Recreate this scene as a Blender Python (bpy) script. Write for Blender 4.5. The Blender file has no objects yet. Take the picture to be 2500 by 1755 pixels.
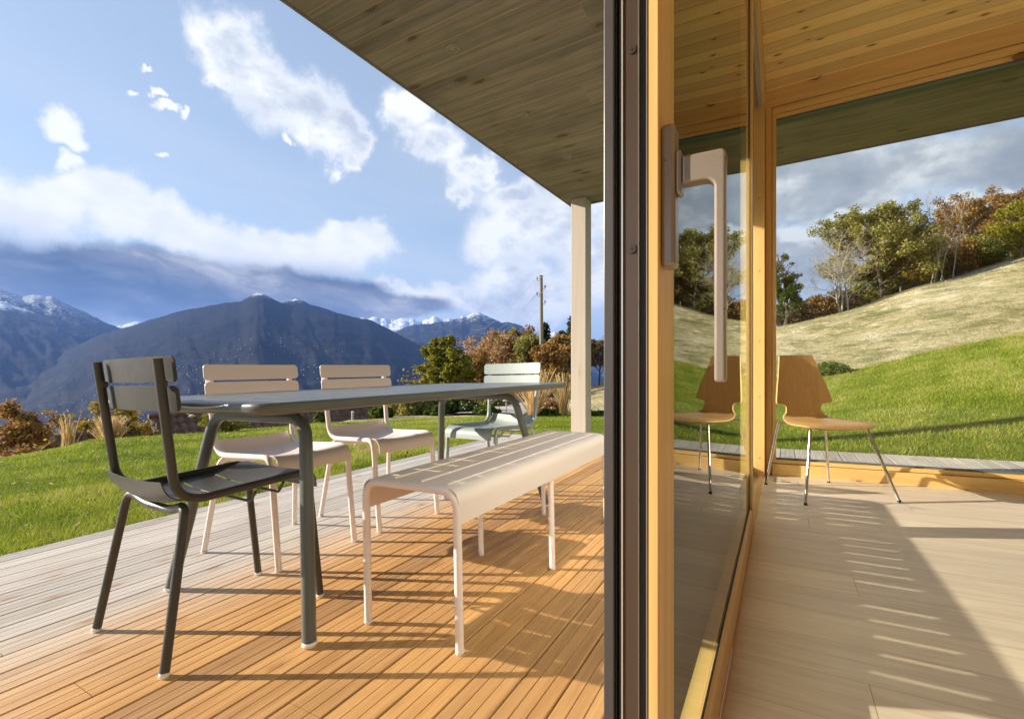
import bpy, bmesh, math, random
import numpy as np
from mathutils import Vector, Matrix
C = bpy.context.scene
R = math.radians
PI = math.pi
rng = random.Random(7)
nrs = np.random.RandomState(11)

# ---------------------------------------------------------------- camera, sky, sun, exposure
CAM_H = 0.82
TH = R(29.54)                       # heading of the lens, left of the glass wall's direction (+Y)
cam = bpy.data.cameras.new("camera")
cam_o = bpy.data.objects.new("camera", cam); C.collection.objects.link(cam_o)
cam.sensor_width = 36; cam.sensor_fit = 'HORIZONTAL'
cam.lens = 1161.0 / 2500 * 36
cam.shift_y = (897 - 877.5) / 2500
cam.clip_start = 0.05; cam.clip_end = 80000
cam_o.location = (0, 0, CAM_H); cam_o.rotation_euler = (R(90), 0, TH)
C.camera = cam_o

SUN_EL = math.atan(0.38)
SUN_H = Vector((-0.915, -0.403)).normalized()          # horizontal direction towards the sun
SUN_DIR = Vector((SUN_H.x * math.cos(SUN_EL), SUN_H.y * math.cos(SUN_EL), math.sin(SUN_EL)))
sun = bpy.data.lights.new("sun", 'SUN'); sun.energy = 5.0; sun.angle = R(0.45); sun.color = (1, 0.88, 0.72)
sun_o = bpy.data.objects.new("sun", sun); C.collection.objects.link(sun_o)
sun_o.rotation_euler = SUN_DIR.to_track_quat('Z', 'Y').to_euler()
C.view_settings.view_transform = 'Standard'; C.view_settings.look = 'None'
C.view_settings.exposure = 1.30; C.view_settings.gamma = 1
cy = C.cycles
cy.max_bounces = 10; cy.diffuse_bounces = 5; cy.glossy_bounces = 6; cy.transmission_bounces = 6
cy.transparent_max_bounces = 24; cy.volume_bounces = 0
cy.sample_clamp_indirect = 6.0; cy.blur_glossy = 0.6
cy.use_denoising = True

def azel(px, py):
    """azimuth (from +Y towards +X) and elevation of a sight line of the photograph"""
    a = (px - 1250) / 1161; b = -(py - 897) / 1161
    az = math.atan(a) - TH
    return az, math.atan(b / math.sqrt(1 + a * a))
def at(px, py, t):
    """point of the world on a sight line, t metres in front of the lens plane"""
    a = (px - 1250) / 1161; s, c = math.sin(TH), math.cos(TH)
    return Vector((t * (-s + a * c), t * (c + a * s), CAM_H - t * (py - 897) / 1161))

# ---------------------------------------------------------------- node helper
class NT:
    def __init__(s, tree):
        s.t = tree; s.n = tree.nodes; s.l = tree.links; s.n.clear()
    def node(s, typ, props=None, **inp):
        nd = s.n.new(typ)
        for k, v in (props or {}).items(): setattr(nd, k, v)
        for k, v in inp.items():
            key = int(k[1:]) if k[0] == 'i' and k[1:].isdigit() else k.replace('_', ' ')
            sock = nd.inputs[key]
            if isinstance(v, bpy.types.NodeSocket): s.l.new(v, sock)
            elif v is not None:
                if isinstance(v, (tuple, list)) and len(v) == 3 and sock.type == 'RGBA': v = (*v, 1)
                sock.default_value = v
        return nd
    def math(s, op, a, b=None, c=None, clamp=False):
        nd = s.n.new('ShaderNodeMath'); nd.operation = op; nd.use_clamp = clamp
        for i, v in enumerate((a, b, c)):
            if v is None: continue
            if isinstance(v, bpy.types.NodeSocket): s.l.new(v, nd.inputs[i])
            else: nd.inputs[i].default_value = v
        return nd.outputs[0]
    def vmath(s, op, a, b=None, c=None, out=0):
        nd = s.n.new('ShaderNodeVectorMath'); nd.operation = op
        for i, v in enumerate((a, b, c)):
            if v is None: continue
            if isinstance(v, bpy.types.NodeSocket): s.l.new(v, nd.inputs[i])
            else: nd.inputs[i].default_value = v
        return nd.outputs[out]
    def ramp(s, fac, stops, interp='LINEAR'):
        nd = s.n.new('ShaderNodeValToRGB'); s.l.new(fac, nd.inputs[0]); cr = nd.color_ramp; cr.interpolation = interp
        while len(cr.elements) > 1: cr.elements.remove(cr.elements[-1])
        for i, (p, col) in enumerate(stops):
            e = cr.elements[0] if i == 0 else cr.elements.new(p)
            e.position = p; e.color = (*col, 1) if len(col) == 3 else col
        return nd.outputs[0]
    def mix(s, fac, a, b, mode='MIX'):
        nd = s.n.new('ShaderNodeMix'); nd.data_type = 'RGBA'; nd.blend_type = mode; nd.clamp_factor = True
        for sock, v in ((nd.inputs[0], fac), (nd.inputs[6], a), (nd.inputs[7], b)):
            if isinstance(v, bpy.types.NodeSocket): s.l.new(v, sock)
            else: sock.default_value = v if not isinstance(v, tuple) or len(v) == 4 else (*v, 1)
        return nd.outputs[2]
    def noise(s, vec, scale, detail=3, rough=0.5, dist=0.0, out='Fac'):
        return s.node('ShaderNodeTexNoise', {}, Vector=vec, Scale=scale, Detail=detail, Roughness=rough, Distortion=dist).outputs[out]
    def smooth(s, v, a, b):
        nd = s.n.new('ShaderNodeMapRange'); nd.interpolation_type = 'SMOOTHSTEP'
        s.l.new(v, nd.inputs[0])
        nd.inputs[1].default_value = a; nd.inputs[2].default_value = b
        return nd.outputs[0]
    def combine(s, x, y, z):
        nd = s.n.new('ShaderNodeCombineXYZ')
        for i, v in enumerate((x, y, z)):
            if isinstance(v, bpy.types.NodeSocket): s.l.new(v, nd.inputs[i])
            else: nd.inputs[i].default_value = v
        return nd.outputs[0]
    def sep(s, v):
        nd = s.n.new('ShaderNodeSeparateXYZ'); s.l.new(v, nd.inputs[0]); return nd.outputs

# ---------------------------------------------------------------- sky with clouds, laid out by compass direction
world = bpy.data.worlds.new("World"); C.world = world; world.use_nodes = True
W = NT(world.node_tree)
sky = W.node('ShaderNodeTexSky', {'sky_type': 'NISHITA', 'sun_disc': False, 'sun_elevation': SUN_EL,
             'sun_rotation': math.atan2(SUN_H.x, SUN_H.y), 'altitude': 1100, 'air_density': 1.0, 'dust_density': 0.7, 'ozone_density': 1.5})
gen = W.node('ShaderNodeTexCoord').outputs['Generated']
d = W.vmath('NORMALIZE', gen)
dx, dy, dz = W.sep(d)
azn = W.math('ARCTAN2', dx, dy)
eln = W.math('ARCSINE', dz)
P = W.combine(azn, eln, 0.0)
Pz = W.combine(azn, W.math('MULTIPLY', eln, 1.6), 0.0)
# warped position: gives the cloud outlines their curls
w1 = W.node('ShaderNodeTexNoise', {}, Vector=P, Scale=5.5, Detail=9.0, Roughness=0.60).outputs['Color']
w1 = W.vmath('SUBTRACT', w1, (0.5, 0.5, 0.5))
Pw = W.vmath('MULTIPLY_ADD', w1, (0.24, 0.22, 0.0), P)
w2 = W.node('ShaderNodeTexNoise', {}, Vector=Pz, Scale=7.5, Detail=9.0, Roughness=0.58).outputs['Fac']

def blobs(pts, vec):
    acc = None
    for px, py, rx, ry in pts:
        az, el = azel(px, py)
        az1, _ = azel(px + rx, py); _, el1 = azel(px, py - ry)
        ra, re = abs(az1 - az), abs(el1 - el)
        q = W.vmath('MULTIPLY_ADD', vec, (1 / ra, 1 / re, 0), (-az / ra, -el / re, 0))
        L = W.vmath('LENGTH', q, out=1)
        acc = L if acc is None else W.node('ShaderNodeMath', {'operation': 'SMOOTH_MIN'}, i0=acc, i1=L, i2=0.25).outputs[0]
    return acc
cumulus = [(560, 110, 95, 130), (640, 200, 120, 110), (735, 235, 120, 95), (820, 300, 90, 75), (870, 335, 60, 45), (843, 378, 50, 34),
           (520, 190, 45, 40),
           (985, 255, 55, 75), (1060, 335, 80, 65), (1130, 400, 75, 50), (1180, 395, 50, 60), (1120, 455, 50, 36),
           (1270, 470, 120, 60), (1260, 570, 130, 100), (1400, 560, 150, 130), (1480, 640, 170, 120),
           (1000, 700, 90, 30), (1130, 720, 120, 45), (1230, 690, 90, 60), (850, 590, 75, 55), (1320, 740, 170, 60)]
small = [(158, 300, 66, 40), (185, 330, 50, 26), (172, 378, 36, 22), (400, 262, 24, 17), (440, 270, 15, 17), (372, 228, 15, 12), (327, 228, 14, 9), (370, 172, 10, 12), (390, 385, 14, 11), (735, 335, 18, 14), (700, 345, 12, 12)]
bank_top = [(60, 545, 170, 75), (230, 540, 180, 70), (420, 570, 190, 70), (620, 590, 190, 62), (760, 610, 150, 55), (860, 610, 90, 60)]
window_white = [(1955, 560, 75, 36), (2070, 530, 75, 42), (2150, 540, 60, 30), (2310, 530, 100, 45), (2440, 480, 60, 26)]
Lc = blobs(cumulus, Pw)
Lb = blobs(bank_top, Pw)
Lw = blobs(window_white, Pw)
w3 = W.vmath('SUBTRACT', W.node('ShaderNodeTexNoise', {}, Vector=P, Scale=13.0, Detail=8.0, Roughness=0.62).outputs['Color'], (0.5, 0.5, 0.5))
a_m = W.smooth(blobs(small, W.vmath('MULTIPLY_ADD', w3, (0.085, 0.085, 0), P)), 1.2, 0.55)
a_c = W.math('POWER', W.smooth(Lc, 1.20, 0.50), 1.35)
a_b = W.smooth(Lb, 1.25, 0.55)
a_w = W.smooth(Lw, 1.15, 0.55)
# dark stratus bank over the mountains on the left
st_n = W.node('ShaderNodeTexNoise', {}, Vector=W.vmath('MULTIPLY_ADD', w1, (0.10, 0.25, 0), W.combine(azn, W.math('MULTIPLY_ADD', azn, 0.45, W.math('MULTIPLY', eln, 3.4)), 0.3)), Scale=3.6, Detail=8.0, Roughness=0.62).outputs['Fac']
Ls = blobs([(0, 705, 520, 110), (300, 700, 420, 95), (560, 700, 330, 80), (760, 725, 260, 62), (930, 745, 200, 40), (-500, 690, 500, 140)], W.vmath('MULTIPLY_ADD', w1, (0.10, 0.08, 0), P))
a_s = W.smooth(Ls, 1.12, 0.70)
# broad grey sheet seen through the window wall and beyond it
Lg = blobs([(2080, 440, 330, 90), (2400, 380, 420, 110), (1900, 380, 300, 90), (2900, 300, 600, 150), (3300, 600, 700, 200), (1930, 650, 150, 90)], Pw)
a_g = W.smooth(Lg, 1.15, 0.6)
# thin cirrus veil and general haze of the lower sky
veil = W.math('MULTIPLY', W.smooth(eln, R(34), R(10)), W.smooth(W.node('ShaderNodeTexNoise', {}, Vector=W.combine(W.math('MULTIPLY', azn, 0.6), W.math('ADD', W.math('MULTIPLY', eln, 3.0), W.math('MULTIPLY', azn, 0.5)), 0.0), Scale=3.0, Detail=5.0, Roughness=0.55).outputs['Fac'], 0.25, 0.80))
K = 1.0     # strengths below are radiance; the sky itself is scaled by SKY
SKY = 0.125
skyc = W.vmath('SCALE', sky.outputs[0]); skyc.node.inputs['Scale'].default_value = SKY
skyc = W.mix(1.0, skyc, (1.0, 1.0, 1.0), 'MULTIPLY'); skyc = W.mix(0.40, skyc, (0.58, 0.69, 0.80))
col = W.mix(W.math('MULTIPLY', veil, 0.62), skyc, (0.56, 0.62, 0.69))
shade = W.ramp(w2, [(0.38, (0.47, 0.52, 0.60)), (0.48, (0.63, 0.67, 0.71)), (0.57, (0.84, 0.85, 0.85))])
edge = W.smooth(Lc, 0.35, 0.90)
cumc = W.mix(edge, shade, (0.86, 0.86, 0.85))
bandlo = W.smooth(eln, azel(500, 690)[1], azel(500, 590)[1])
bank_c = W.mix(bandlo, (0.22, 0.28, 0.38), (0.88, 0.88, 0.87))
bank_c = W.mix(W.math('MULTIPLY', W.smooth(w2, 0.62, 0.35), 0.38), bank_c, (0.50, 0.54, 0.60))
str_c = W.ramp(st_n, [(0.36, (0.050, 0.075, 0.115)), (0.46, (0.115, 0.14, 0.18)), (0.55, (0.22, 0.235, 0.26)), (0.65, (0.48, 0.47, 0.46))])
gr_c = W.ramp(w2, [(0.36, (0.30, 0.335, 0.36)), (0.5, (0.43, 0.455, 0.47)), (0.60, (0.70, 0.71, 0.71))])
col = W.mix(a_g, col, gr_c)
col = W.mix(a_w, col, (0.74, 0.76, 0.78))
col = W.mix(a_c, col, cumc)
col = W.mix(a_m, col, (0.84, 0.85, 0.86))
col = W.mix(a_s, col, str_c)
col = W.mix(W.math('MULTIPLY', a_b, W.smooth(eln, azel(500, 680)[1], azel(500, 620)[1])), col, bank_c)
low = W.smooth(eln, R(-1), R(-4))
col = W.mix(low, col, (0.18, 0.2, 0.24))
bg = W.node('ShaderNodeBackground', {}, Color=col, Strength=0.54)
W.l.new(bg.outputs[0], W.node('ShaderNodeOutputWorld').inputs[0])

# ---------------------------------------------------------------- object helpers
def link(o):
    C.collection.objects.link(o); return o
def tag(o, label=None, cat=None, group=None, kind=None):
    if label: o["label"] = label
    if cat: o["category"] = cat
    if group: o["group"] = group
    if kind: o["kind"] = kind
    return o
def empty(name, loc=(0, 0, 0), rz=0.0, label=None, cat=None, group=None):
    o = bpy.data.objects.new(name, None); link(o); o.location = loc; o.rotation_euler = (0, 0, rz)
    o.empty_display_size = 0.1
    return tag(o, label, cat, group)
class MB:
    """collects shapes and links them as one mesh object"""
    def __init__(s): s.v = []; s.f = []; s.sm = []; s.n = 0; s.cols = None
    def add(s, vs, fs, smooth=False):
        b = s.n; s.v.extend([tuple(p) for p in vs]); s.n += len(vs)
        s.f.extend([tuple(b + i for i in f) for f in fs]); s.sm.extend([smooth] * len(fs)); return s
    def box(s, x0, x1, y0, y1, z0, z1, bev=0.0):
        if bev <= 0:
            vs = [(x0,y0,z0),(x1,y0,z0),(x1,y1,z0),(x0,y1,z0),(x0,y0,z1),(x1,y0,z1),(x1,y1,z1),(x0,y1,z1)]
            return s.add(vs, [(3,2,1,0),(4,5,6,7),(0,1,5,4),(1,2,6,5),(2,3,7,6),(3,0,4,7)])
        bm = bmesh.new(); bmesh.ops.create_cube(bm, size=1)
        for v in bm.verts: v.co = ((x0+x1)/2+v.co.x*(x1-x0), (y0+y1)/2+v.co.y*(y1-y0), (z0+z1)/2+v.co.z*(z1-z0))
        bmesh.ops.bevel(bm, geom=list(bm.edges), offset=bev, segments=2, affect='EDGES', profile=0.5)
        bm.verts.index_update(); vs = [v.co.copy() for v in bm.verts]; fs = [[v.index for v in f.verts] for f in bm.faces]; bm.free()
        return s.add(vs, fs)
    def hexa(s, p):      # eight corners, bottom four then top four
        return s.add(p, [(3,2,1,0),(4,5,6,7),(0,1,5,4),(1,2,6,5),(2,3,7,6),(3,0,4,7)])
    def tube(s, pts, r, n=14, cap=True, squash=1.0):
        pts = [Vector(p) for p in pts]; m = len(pts)
        rs = r if isinstance(r, (list, tuple)) else [r] * m
        T = [(pts[min(i+1, m-1)] - pts[max(i-1, 0)]).normalized() for i in range(m)]
        up = Vector((0, 0, 1)) if abs(T[0].z) < 0.9 else Vector((1, 0, 0))
        N = (up - T[0] * up.dot(T[0])).normalized(); vs = []
        for i in range(m):
            N = (N - T[i] * N.dot(T[i])).normalized(); B = T[i].cross(N)
            for k in range(n):
                a = 2 * PI * k / n
                vs.append(pts[i] + (N * math.cos(a) + B * math.sin(a) * squash) * rs[i])
        fs = [(i*n+k, i*n+(k+1) % n, (i+1)*n+(k+1) % n, (i+1)*n+k) for i in range(m-1) for k in range(n)]
        s.add(vs, fs, True)
        if cap:
            s.add([v.copy() for v in vs[:n]], [tuple(range(n))[::-1]]); s.add([v.copy() for v in vs[-n:]], [tuple(range(n))])
        return s
    def lathe(s, prof, c=(0, 0, 0), n=20, smooth=True):
        vs = [(c[0]+r*math.cos(2*PI*k/n), c[1]+r*math.sin(2*PI*k/n), c[2]+z) for r, z in prof for k in range(n)]
        m = len(prof)
        fs = [(i*n+k, i*n+(k+1) % n, (i+1)*n+(k+1) % n, (i+1)*n+k) for i in range(m-1) for k in range(n)]
        return s.add(vs, fs, smooth)
    def build(s, name, mat, parent=None, loc=None, rz=None):
        me = bpy.data.meshes.new(name); me.from_pydata(s.v, [], s.f); me.update()
        me.polygons.foreach_set('use_smooth', s.sm); me.materials.append(mat)
        if any(s.sm): me.set_sharp_from_angle(angle=R(38))
        o = bpy.data.objects.new(name, me); link(o)
        if parent: o.parent = parent
        if loc: o.location = loc
        if rz is not None: o.rotation_euler = (0, 0, rz)
        return o
def fillet(pts, rad, n=7):
    """polyline with rounded corners; rad may be one value or one per inner point"""
    pts = [Vector(p) for p in pts]; out = [pts[0]]
    for i in range(1, len(pts) - 1):
        r = rad[i-1] if isinstance(rad, (list, tuple)) else rad
        a = (pts[i-1]-pts[i]); b = (pts[i+1]-pts[i]); la, lb = a.length, b.length; a.normalize(); b.normalize()
        ang = a.angle(b); d_ = min(r / math.tan(ang/2), la*0.49, lb*0.49)
        p0 = pts[i]+a*d_; p1 = pts[i]+b*d_
        for k in range(n+1):
            t = k/n; out.append(p0*(1-t)**2 + pts[i]*2*t*(1-t) + p1*t*t)
    out.append(pts[-1]); return out
def copy_tree(o, parent=None):
    c = o.copy(); link(c); c.parent = parent
    for ch in [x for x in bpy.data.objects if x.parent == o]: copy_tree(ch, c)
    return c
def fast_mesh(name, verts, faces_flat, nper, mat, parent=None, smooth=False, attr=None):
    """big meshes from numpy arrays; attr: per-vertex float attribute 'tone'"""
    me = bpy.data.meshes.new(name); nv = len(verts); nf = len(faces_flat)//nper
    me.vertices.add(nv); me.vertices.foreach_set('co', np.asarray(verts, dtype=np.float32).ravel())
    me.loops.add(nf*nper); me.loops.foreach_set('vertex_index', np.asarray(faces_flat, dtype=np.int32).ravel())
    me.polygons.add(nf); me.polygons.foreach_set('loop_start', np.arange(0, nf*nper, nper, dtype=np.int32))
    me.polygons.foreach_set('use_smooth', np.full(nf, smooth))
    me.update(calc_edges=True)
    for an, av in (attr or {}).items():
        at_ = me.attributes.new(an, 'FLOAT', 'POINT'); at_.data.foreach_set('value', np.asarray(av, dtype=np.float32))
    me.materials.append(mat)
    o = bpy.data.objects.new(name, me); link(o)
    if parent: o.parent = parent
    return o

# ---------------------------------------------------------------- materials
def new_mat(name):
    m = bpy.data.materials.new(name); m.use_nodes = True; return m, NT(m.node_tree)
def finish(N, bsdf, disp=None):
    N.l.new(bsdf, N.node('ShaderNodeOutputMaterial').inputs[0])
def bump(N, h, strength=0.3, dist=0.01, normal=None):
    return N.node('ShaderNodeBump', {}, Height=h, Strength=strength, Distance=dist, Normal=normal).outputs[0]
def paint(name, col, rough=0.45, metal=0.0, spec=0.5, speck=0.15, bumps=0.06, scale=40):
    m, N = new_mat(name); P = N.node('ShaderNodeTexCoord').outputs['Object']
    n = N.noise(P, scale, 4, 0.6); n2 = N.noise(P, 2.3, 3, 0.5)
    c = N.mix(N.math('MULTIPLY', N.smooth(n, 0.35, 0.75), speck), col, tuple(x*0.72 for x in col))
    c = N.mix(N.math('MULTIPLY', N.smooth(n2, 0.3, 0.7), speck), c, tuple(min(1, x*1.18) for x in col))
    b = N.node('ShaderNodeBsdfPrincipled', {}, Base_Color=c, Roughness=N.math('MULTIPLY_ADD', n, 0.18, rough-0.09), Metallic=metal)
    b.inputs['Specular IOR Level'].default_value = spec
    N.l.new(bump(N, N.noise(P, 900, 2, 0.5), bumps, 0.0006), b.inputs['Normal'])
    finish(N, b.outputs[0]); return m
def wood(name, long, across, width, light, dark, seam=0.0, seam_col=(0.1, 0.05, 0.02), joint=0.0, rough=0.5, off=0.0,
         knots=0.0, knot_col=(0.12, 0.045, 0.02), gl=1.3, ga=34.0, tone=0.22, bumpd=0.0015, grey=None, spec=0.4, blotch=0.0, world=False, ksize=1.0):
    """boards running along one axis; board-by-board tone, long grain, knots, open seams"""
    m, N = new_mat(name)
    P = N.node('ShaderNodeTexCoord').outputs['Object'] if not world else N.node('ShaderNodeNewGeometry').outputs['Position']
    S = N.sep(P); u, v = S['XYZ'.index(long)], S['XYZ'.index(across)]; w = S[3 - 'XYZ'.index(long) - 'XYZ'.index(across)]
    q = N.math('DIVIDE', N.math('SUBTRACT', v, off), width); idx = N.math('FLOOR', q); fr = N.math('FRACT', q)
    r1 = N.node('ShaderNodeTexWhiteNoise', {'noise_dimensions': '1D'}, W=N.math('ADD', idx, 0.37)).outputs['Value']
    if joint > 0:
        q2 = N.math('ADD', N.math('DIVIDE', u, joint), N.math('MULTIPLY', r1, 5.0)); seg = N.math('FLOOR', q2)
        r = N.node('ShaderNodeTexWhiteNoise', {'noise_dimensions': '2D'}, Vector=N.combine(idx, seg, 0)).outputs['Value']
    else: r = r1
    V = N.combine(N.math('MULTIPLY_ADD', r, 53.0, N.math('MULTIPLY', u, gl)), N.math('MULTIPLY_ADD', r, 31.0, N.math('MULTIPLY', v, ga)), N.math('MULTIPLY', w, ga))
    g = N.noise(V, 1.0, 5, 0.62, 0.6)
    V2 = N.combine(N.math('MULTIPLY_ADD', r, 11.0, N.math('MULTIPLY', u, gl*2.2)), N.math('MULTIPLY', v, ga*4.5), N.math('MULTIPLY', w, ga*4.5))
    g2 = N.noise(V2, 1.0, 3, 0.6, 0.2)
    fac = N.math('ADD', N.math('MULTIPLY', N.smooth(g, 0.30, 0.72), 0.72), N.math('MULTIPLY', N.smooth(g2, 0.35, 0.75), 0.28))
    c = N.mix(fac, light, dark)
    t = N.math('MULTIPLY_ADD', r, tone*2, 1.0 - tone)
    c = N.mix(1.0, c, N.combine(t, t, N.math('MULTIPLY_ADD', r, tone*1.4, 1.0-tone*0.7)), 'MULTIPLY')
    if grey:   # weathered where the roof gives no cover: (colour light, colour dark, function of position)
        gc = N.mix(fac, grey[0], grey[1]); gc = N.mix(1.0, gc, N.combine(t, t, t), 'MULTIPLY')
        c = N.mix(grey[2](N, P, r), c, gc)
    if blotch:
        bl = N.noise(N.combine(N.math('MULTIPLY', u, 1.2), N.math('MULTIPLY', v, 2.0), 0), 1.6, 4, 0.6)
        c = N.mix(N.math('MULTIPLY', N.smooth(bl, 0.45, 0.75), blotch), c, tuple(x*0.55 for x in dark))
    kd = None
    if knots > 0:
        kv = N.combine(N.math('MULTIPLY_ADD', r, 17.0, N.math('MULTIPLY', u, knots)), N.math('MULTIPLY_ADD', r, 9.0, N.math('MULTIPLY', v, knots*2.1)), 0.0)
        kv = N.vmath('MULTIPLY_ADD', N.node('ShaderNodeTexNoise', {}, Vector=P, Scale=30.0, Detail=1.0).outputs['Color'], (0.07, 0.07, 0), kv)
        vo = N.node('ShaderNodeTexVoronoi', {'voronoi_dimensions': '2D'}, Vector=kv, Scale=1.0)
        rnd = N.sep(vo.outputs['Color'])[0]
        size = N.math('MULTIPLY', N.math('GREATER_THAN', rnd, 0.45), N.math('MULTIPLY_ADD', rnd, 0.11*ksize, -0.015*ksize))
        kd = N.math('LESS_THAN', vo.outputs['Distance'], size)
        ring = N.smooth(N.math('SUBTRACT', vo.outputs['Distance'], size), 0.10, 0.0)
        c = N.mix(N.math('MULTIPLY', N.math('MULTIPLY', ring, N.math('GREATER_THAN', size, 0.001)), 0.45), c, tuple(a*0.5+b*0.5 for a, b in zip(knot_col, dark)))
        c = N.mix(N.math('MULTIPLY', kd, 0.85 if ksize == 1.0 else 0.5), c, knot_col)
    h = N.math('MULTIPLY', g2, 0.5)
    if seam > 0:
        e = N.math('MINIMUM', fr, N.math('SUBTRACT', 1.0, fr)); s_ = N.math('LESS_THAN', e, seam/width)
        if joint > 0:
            f2 = N.math('FRACT', q2); s_ = N.math('MAXIMUM', s_, N.math('LESS_THAN', f2, 0.0025/joint))
        c = N.mix(s_, c, seam_col); h = N.math('SUBTRACT', h, N.math('MULTIPLY', s_, 1.5))
    b = N.node('ShaderNodeBsdfPrincipled', {}, Base_Color=c, Roughness=N.math('MULTIPLY_ADD', g2, 0.2, rough-0.1))
    b.inputs['Specular IOR Level'].default_value = spec
    N.l.new(bump(N, h, 0.5, bumpd), b.inputs['Normal'])
    finish(N, b.outputs[0]); return m
def glass_mat(name, tint, ior=1.5, rough=0.0, streak=0.0):
    """clear sheet glass: mirror by Fresnel, straight-through otherwise, so that sun and sight pass it"""
    m, N = new_mat(name)
    fr = N.node('ShaderNodeFresnel', {}, IOR=ior).outputs[0]
    tr = N.node('ShaderNodeBsdfTransparent', {}, Color=tint).outputs[0]
    gl = N.node('ShaderNodeBsdfGlossy', {}, Color=(0.98, 1.0, 0.98), Roughness=rough).outputs[0]
    mx = N.n.new('ShaderNodeMixShader'); N.l.new(fr, mx.inputs[0]); N.l.new(tr, mx.inputs[1]); N.l.new(gl, mx.inputs[2])
    finish(N, mx.outputs[0]); return m

SXG = 0.0225                              # the terrace, the floor and the roof all fall outwards by two in a hundred
def gz(x): return SXG * x
BW = 0.1192; BOFF = -1.797
def grey_fn(N, P, r):
    S = N.sep(P)
    wob = N.math('MULTIPLY', N.math('SUBTRACT', N.noise(P, 1.7, 4, 0.6), 0.5), 0.35)
    gx = N.smooth(N.math('ADD', N.math('ADD', S[0], wob), N.math('MULTIPLY', N.math('SUBTRACT', r, 0.5), 0.16)), -1.45, -2.25)
    gy = N.smooth(N.math('ADD', S[1], wob), 4.2, 4.9)
    return N.math('MAXIMUM', gx, N.math('MULTIPLY', gy, 0.9))
M = {}
M['deck'] = wood('deck_wood', 'Y', 'X', BW, (0.52, 0.305, 0.118), (0.34, 0.172, 0.060), rough=0.62, off=BOFF, knots=2.4, knot_col=(0.30, 0.15, 0.06), ksize=0.6, gl=1.6, ga=30,
                 tone=0.20, joint=0.0, blotch=0.22, grey=((0.52, 0.485, 0.435), (0.35, 0.32, 0.28), grey_fn), spec=0.35)
M['deck_dark'] = paint('under_deck', (0.05, 0.035, 0.025), 0.9)
M['oak'] = wood('oak_floor', 'X', 'Y', 0.19, (0.68, 0.58, 0.465), (0.53, 0.425, 0.325), seam=0.0008, seam_col=(0.34, 0.25, 0.17), joint=2.1, rough=0.42, knots=1.1,
                knot_col=(0.16, 0.13, 0.11), gl=1.8, ga=20, tone=0.08, bumpd=0.0006, ksize=0.45, spec=0.5)
M['pine_ceiling'] = wood('pine_ceiling', 'X', 'Y', 0.118, (0.80, 0.58, 0.25), (0.68, 0.44, 0.15), seam=0.0018, seam_col=(0.30, 0.14, 0.035), rough=0.5, knots=3.6,
                         knot_col=(0.20, 0.075, 0.025), gl=1.1, ga=26, tone=0.16, bumpd=0.001)
M['pine_beam'] = wood('pine_beam', 'X', 'Z', 0.35, (0.72, 0.49, 0.20), (0.58, 0.36, 0.13), rough=0.5, knots=1.9, off=-0.13, knot_col=(0.20, 0.07, 0.02), gl=1.4, ga=26, tone=0.08, bumpd=0.0008)
M['pine_post'] = wood('pine_post', 'Z', 'X', 0.5, (0.70, 0.46, 0.185), (0.58, 0.35, 0.12), rough=0.45, knots=0.0, gl=1.2, ga=42, tone=0.06, bumpd=0.0006)
M['pine_rail'] = wood('pine_rail', 'Y', 'Z', 0.5, (0.70, 0.46, 0.185), (0.58, 0.35, 0.12), rough=0.45, knots=0.0, gl=1.2, ga=42, tone=0.06, bumpd=0.0006)
M['soffit'] = wood('soffit_boards', 'X', 'Y', 0.142, (0.29, 0.25, 0.195), (0.155, 0.135, 0.10), seam=0.0022, seam_col=(0.42, 0.24, 0.09), joint=3.3, rough=0.75, knots=1.7,
                   knot_col=(0.11, 0.08, 0.05), gl=1.1, ga=22, tone=0.11, bumpd=0.0025, blotch=0.45, spec=0.2)
M['post'] = wood('painted_post', 'Z', 'X', 0.9, (0.44, 0.385, 0.32), (0.39, 0.335, 0.275), rough=0.6, gl=1.2, ga=30, tone=0.03, knots=1.1, knot_col=(0.36, 0.29, 0.22), bumpd=0.0015)
M['fascia'] = paint('fascia_metal', (0.20, 0.185, 0.17), 0.5)
M['dark_chair'] = paint('dark_green_grey_lacquer', (0.048, 0.048, 0.041), 0.42, speck=0.08)
M['pink'] = paint('pale_pink_lacquer', (0.76, 0.655, 0.61), 0.42, speck=0.04)
M['pink_lit'] = paint('pink_painted_lit', (0.92, 0.80, 0.70), 0.4, speck=0.02)  # paler copy of the pink, paints in the light along the bench slits
M['sage'] = paint('grey_green_lacquer', (0.29, 0.345, 0.335), 0.40, speck=0.05)
M['table'] = paint('storm_grey_lacquer', (0.105, 0.115, 0.103), 0.34, speck=0.06)
M['cap'] = paint('clear_plastic_cap', (0.78, 0.76, 0.78), 0.15, spec=0.8)
M['logo'] = paint('logo_black', (0.02, 0.02, 0.02), 0.6)
M['chrome'] = paint('chromed_steel', (0.80, 0.78, 0.74), 0.16, metal=1.0, speck=0.02, bumps=0.0)
M['black'] = paint('black_rubber', (0.012, 0.012, 0.012), 0.6)
M['lockbar'] = paint('brown_anodised_bar', (0.105, 0.075, 0.058), 0.34, metal=0.5, speck=0.05)
M['alu_dark'] = paint('bronze_aluminium', (0.085, 0.08, 0.08), 0.38, metal=0.35, speck=0.10)
M['alu_light'] = paint('light_aluminium', (0.55, 0.53, 0.50), 0.35, metal=0.6)
M['plate'] = paint('champagne_aluminium', (0.36, 0.305, 0.25), 0.30, metal=0.5, speck=0.0, bumps=0.0)
M['veneer'] = wood('maple_veneer', 'Z', 'X', 0.6, (0.53, 0.335, 0.15), (0.43, 0.255, 0.10), rough=0.32, gl=2.0, ga=38, tone=0.02, bumpd=0.0003)
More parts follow.
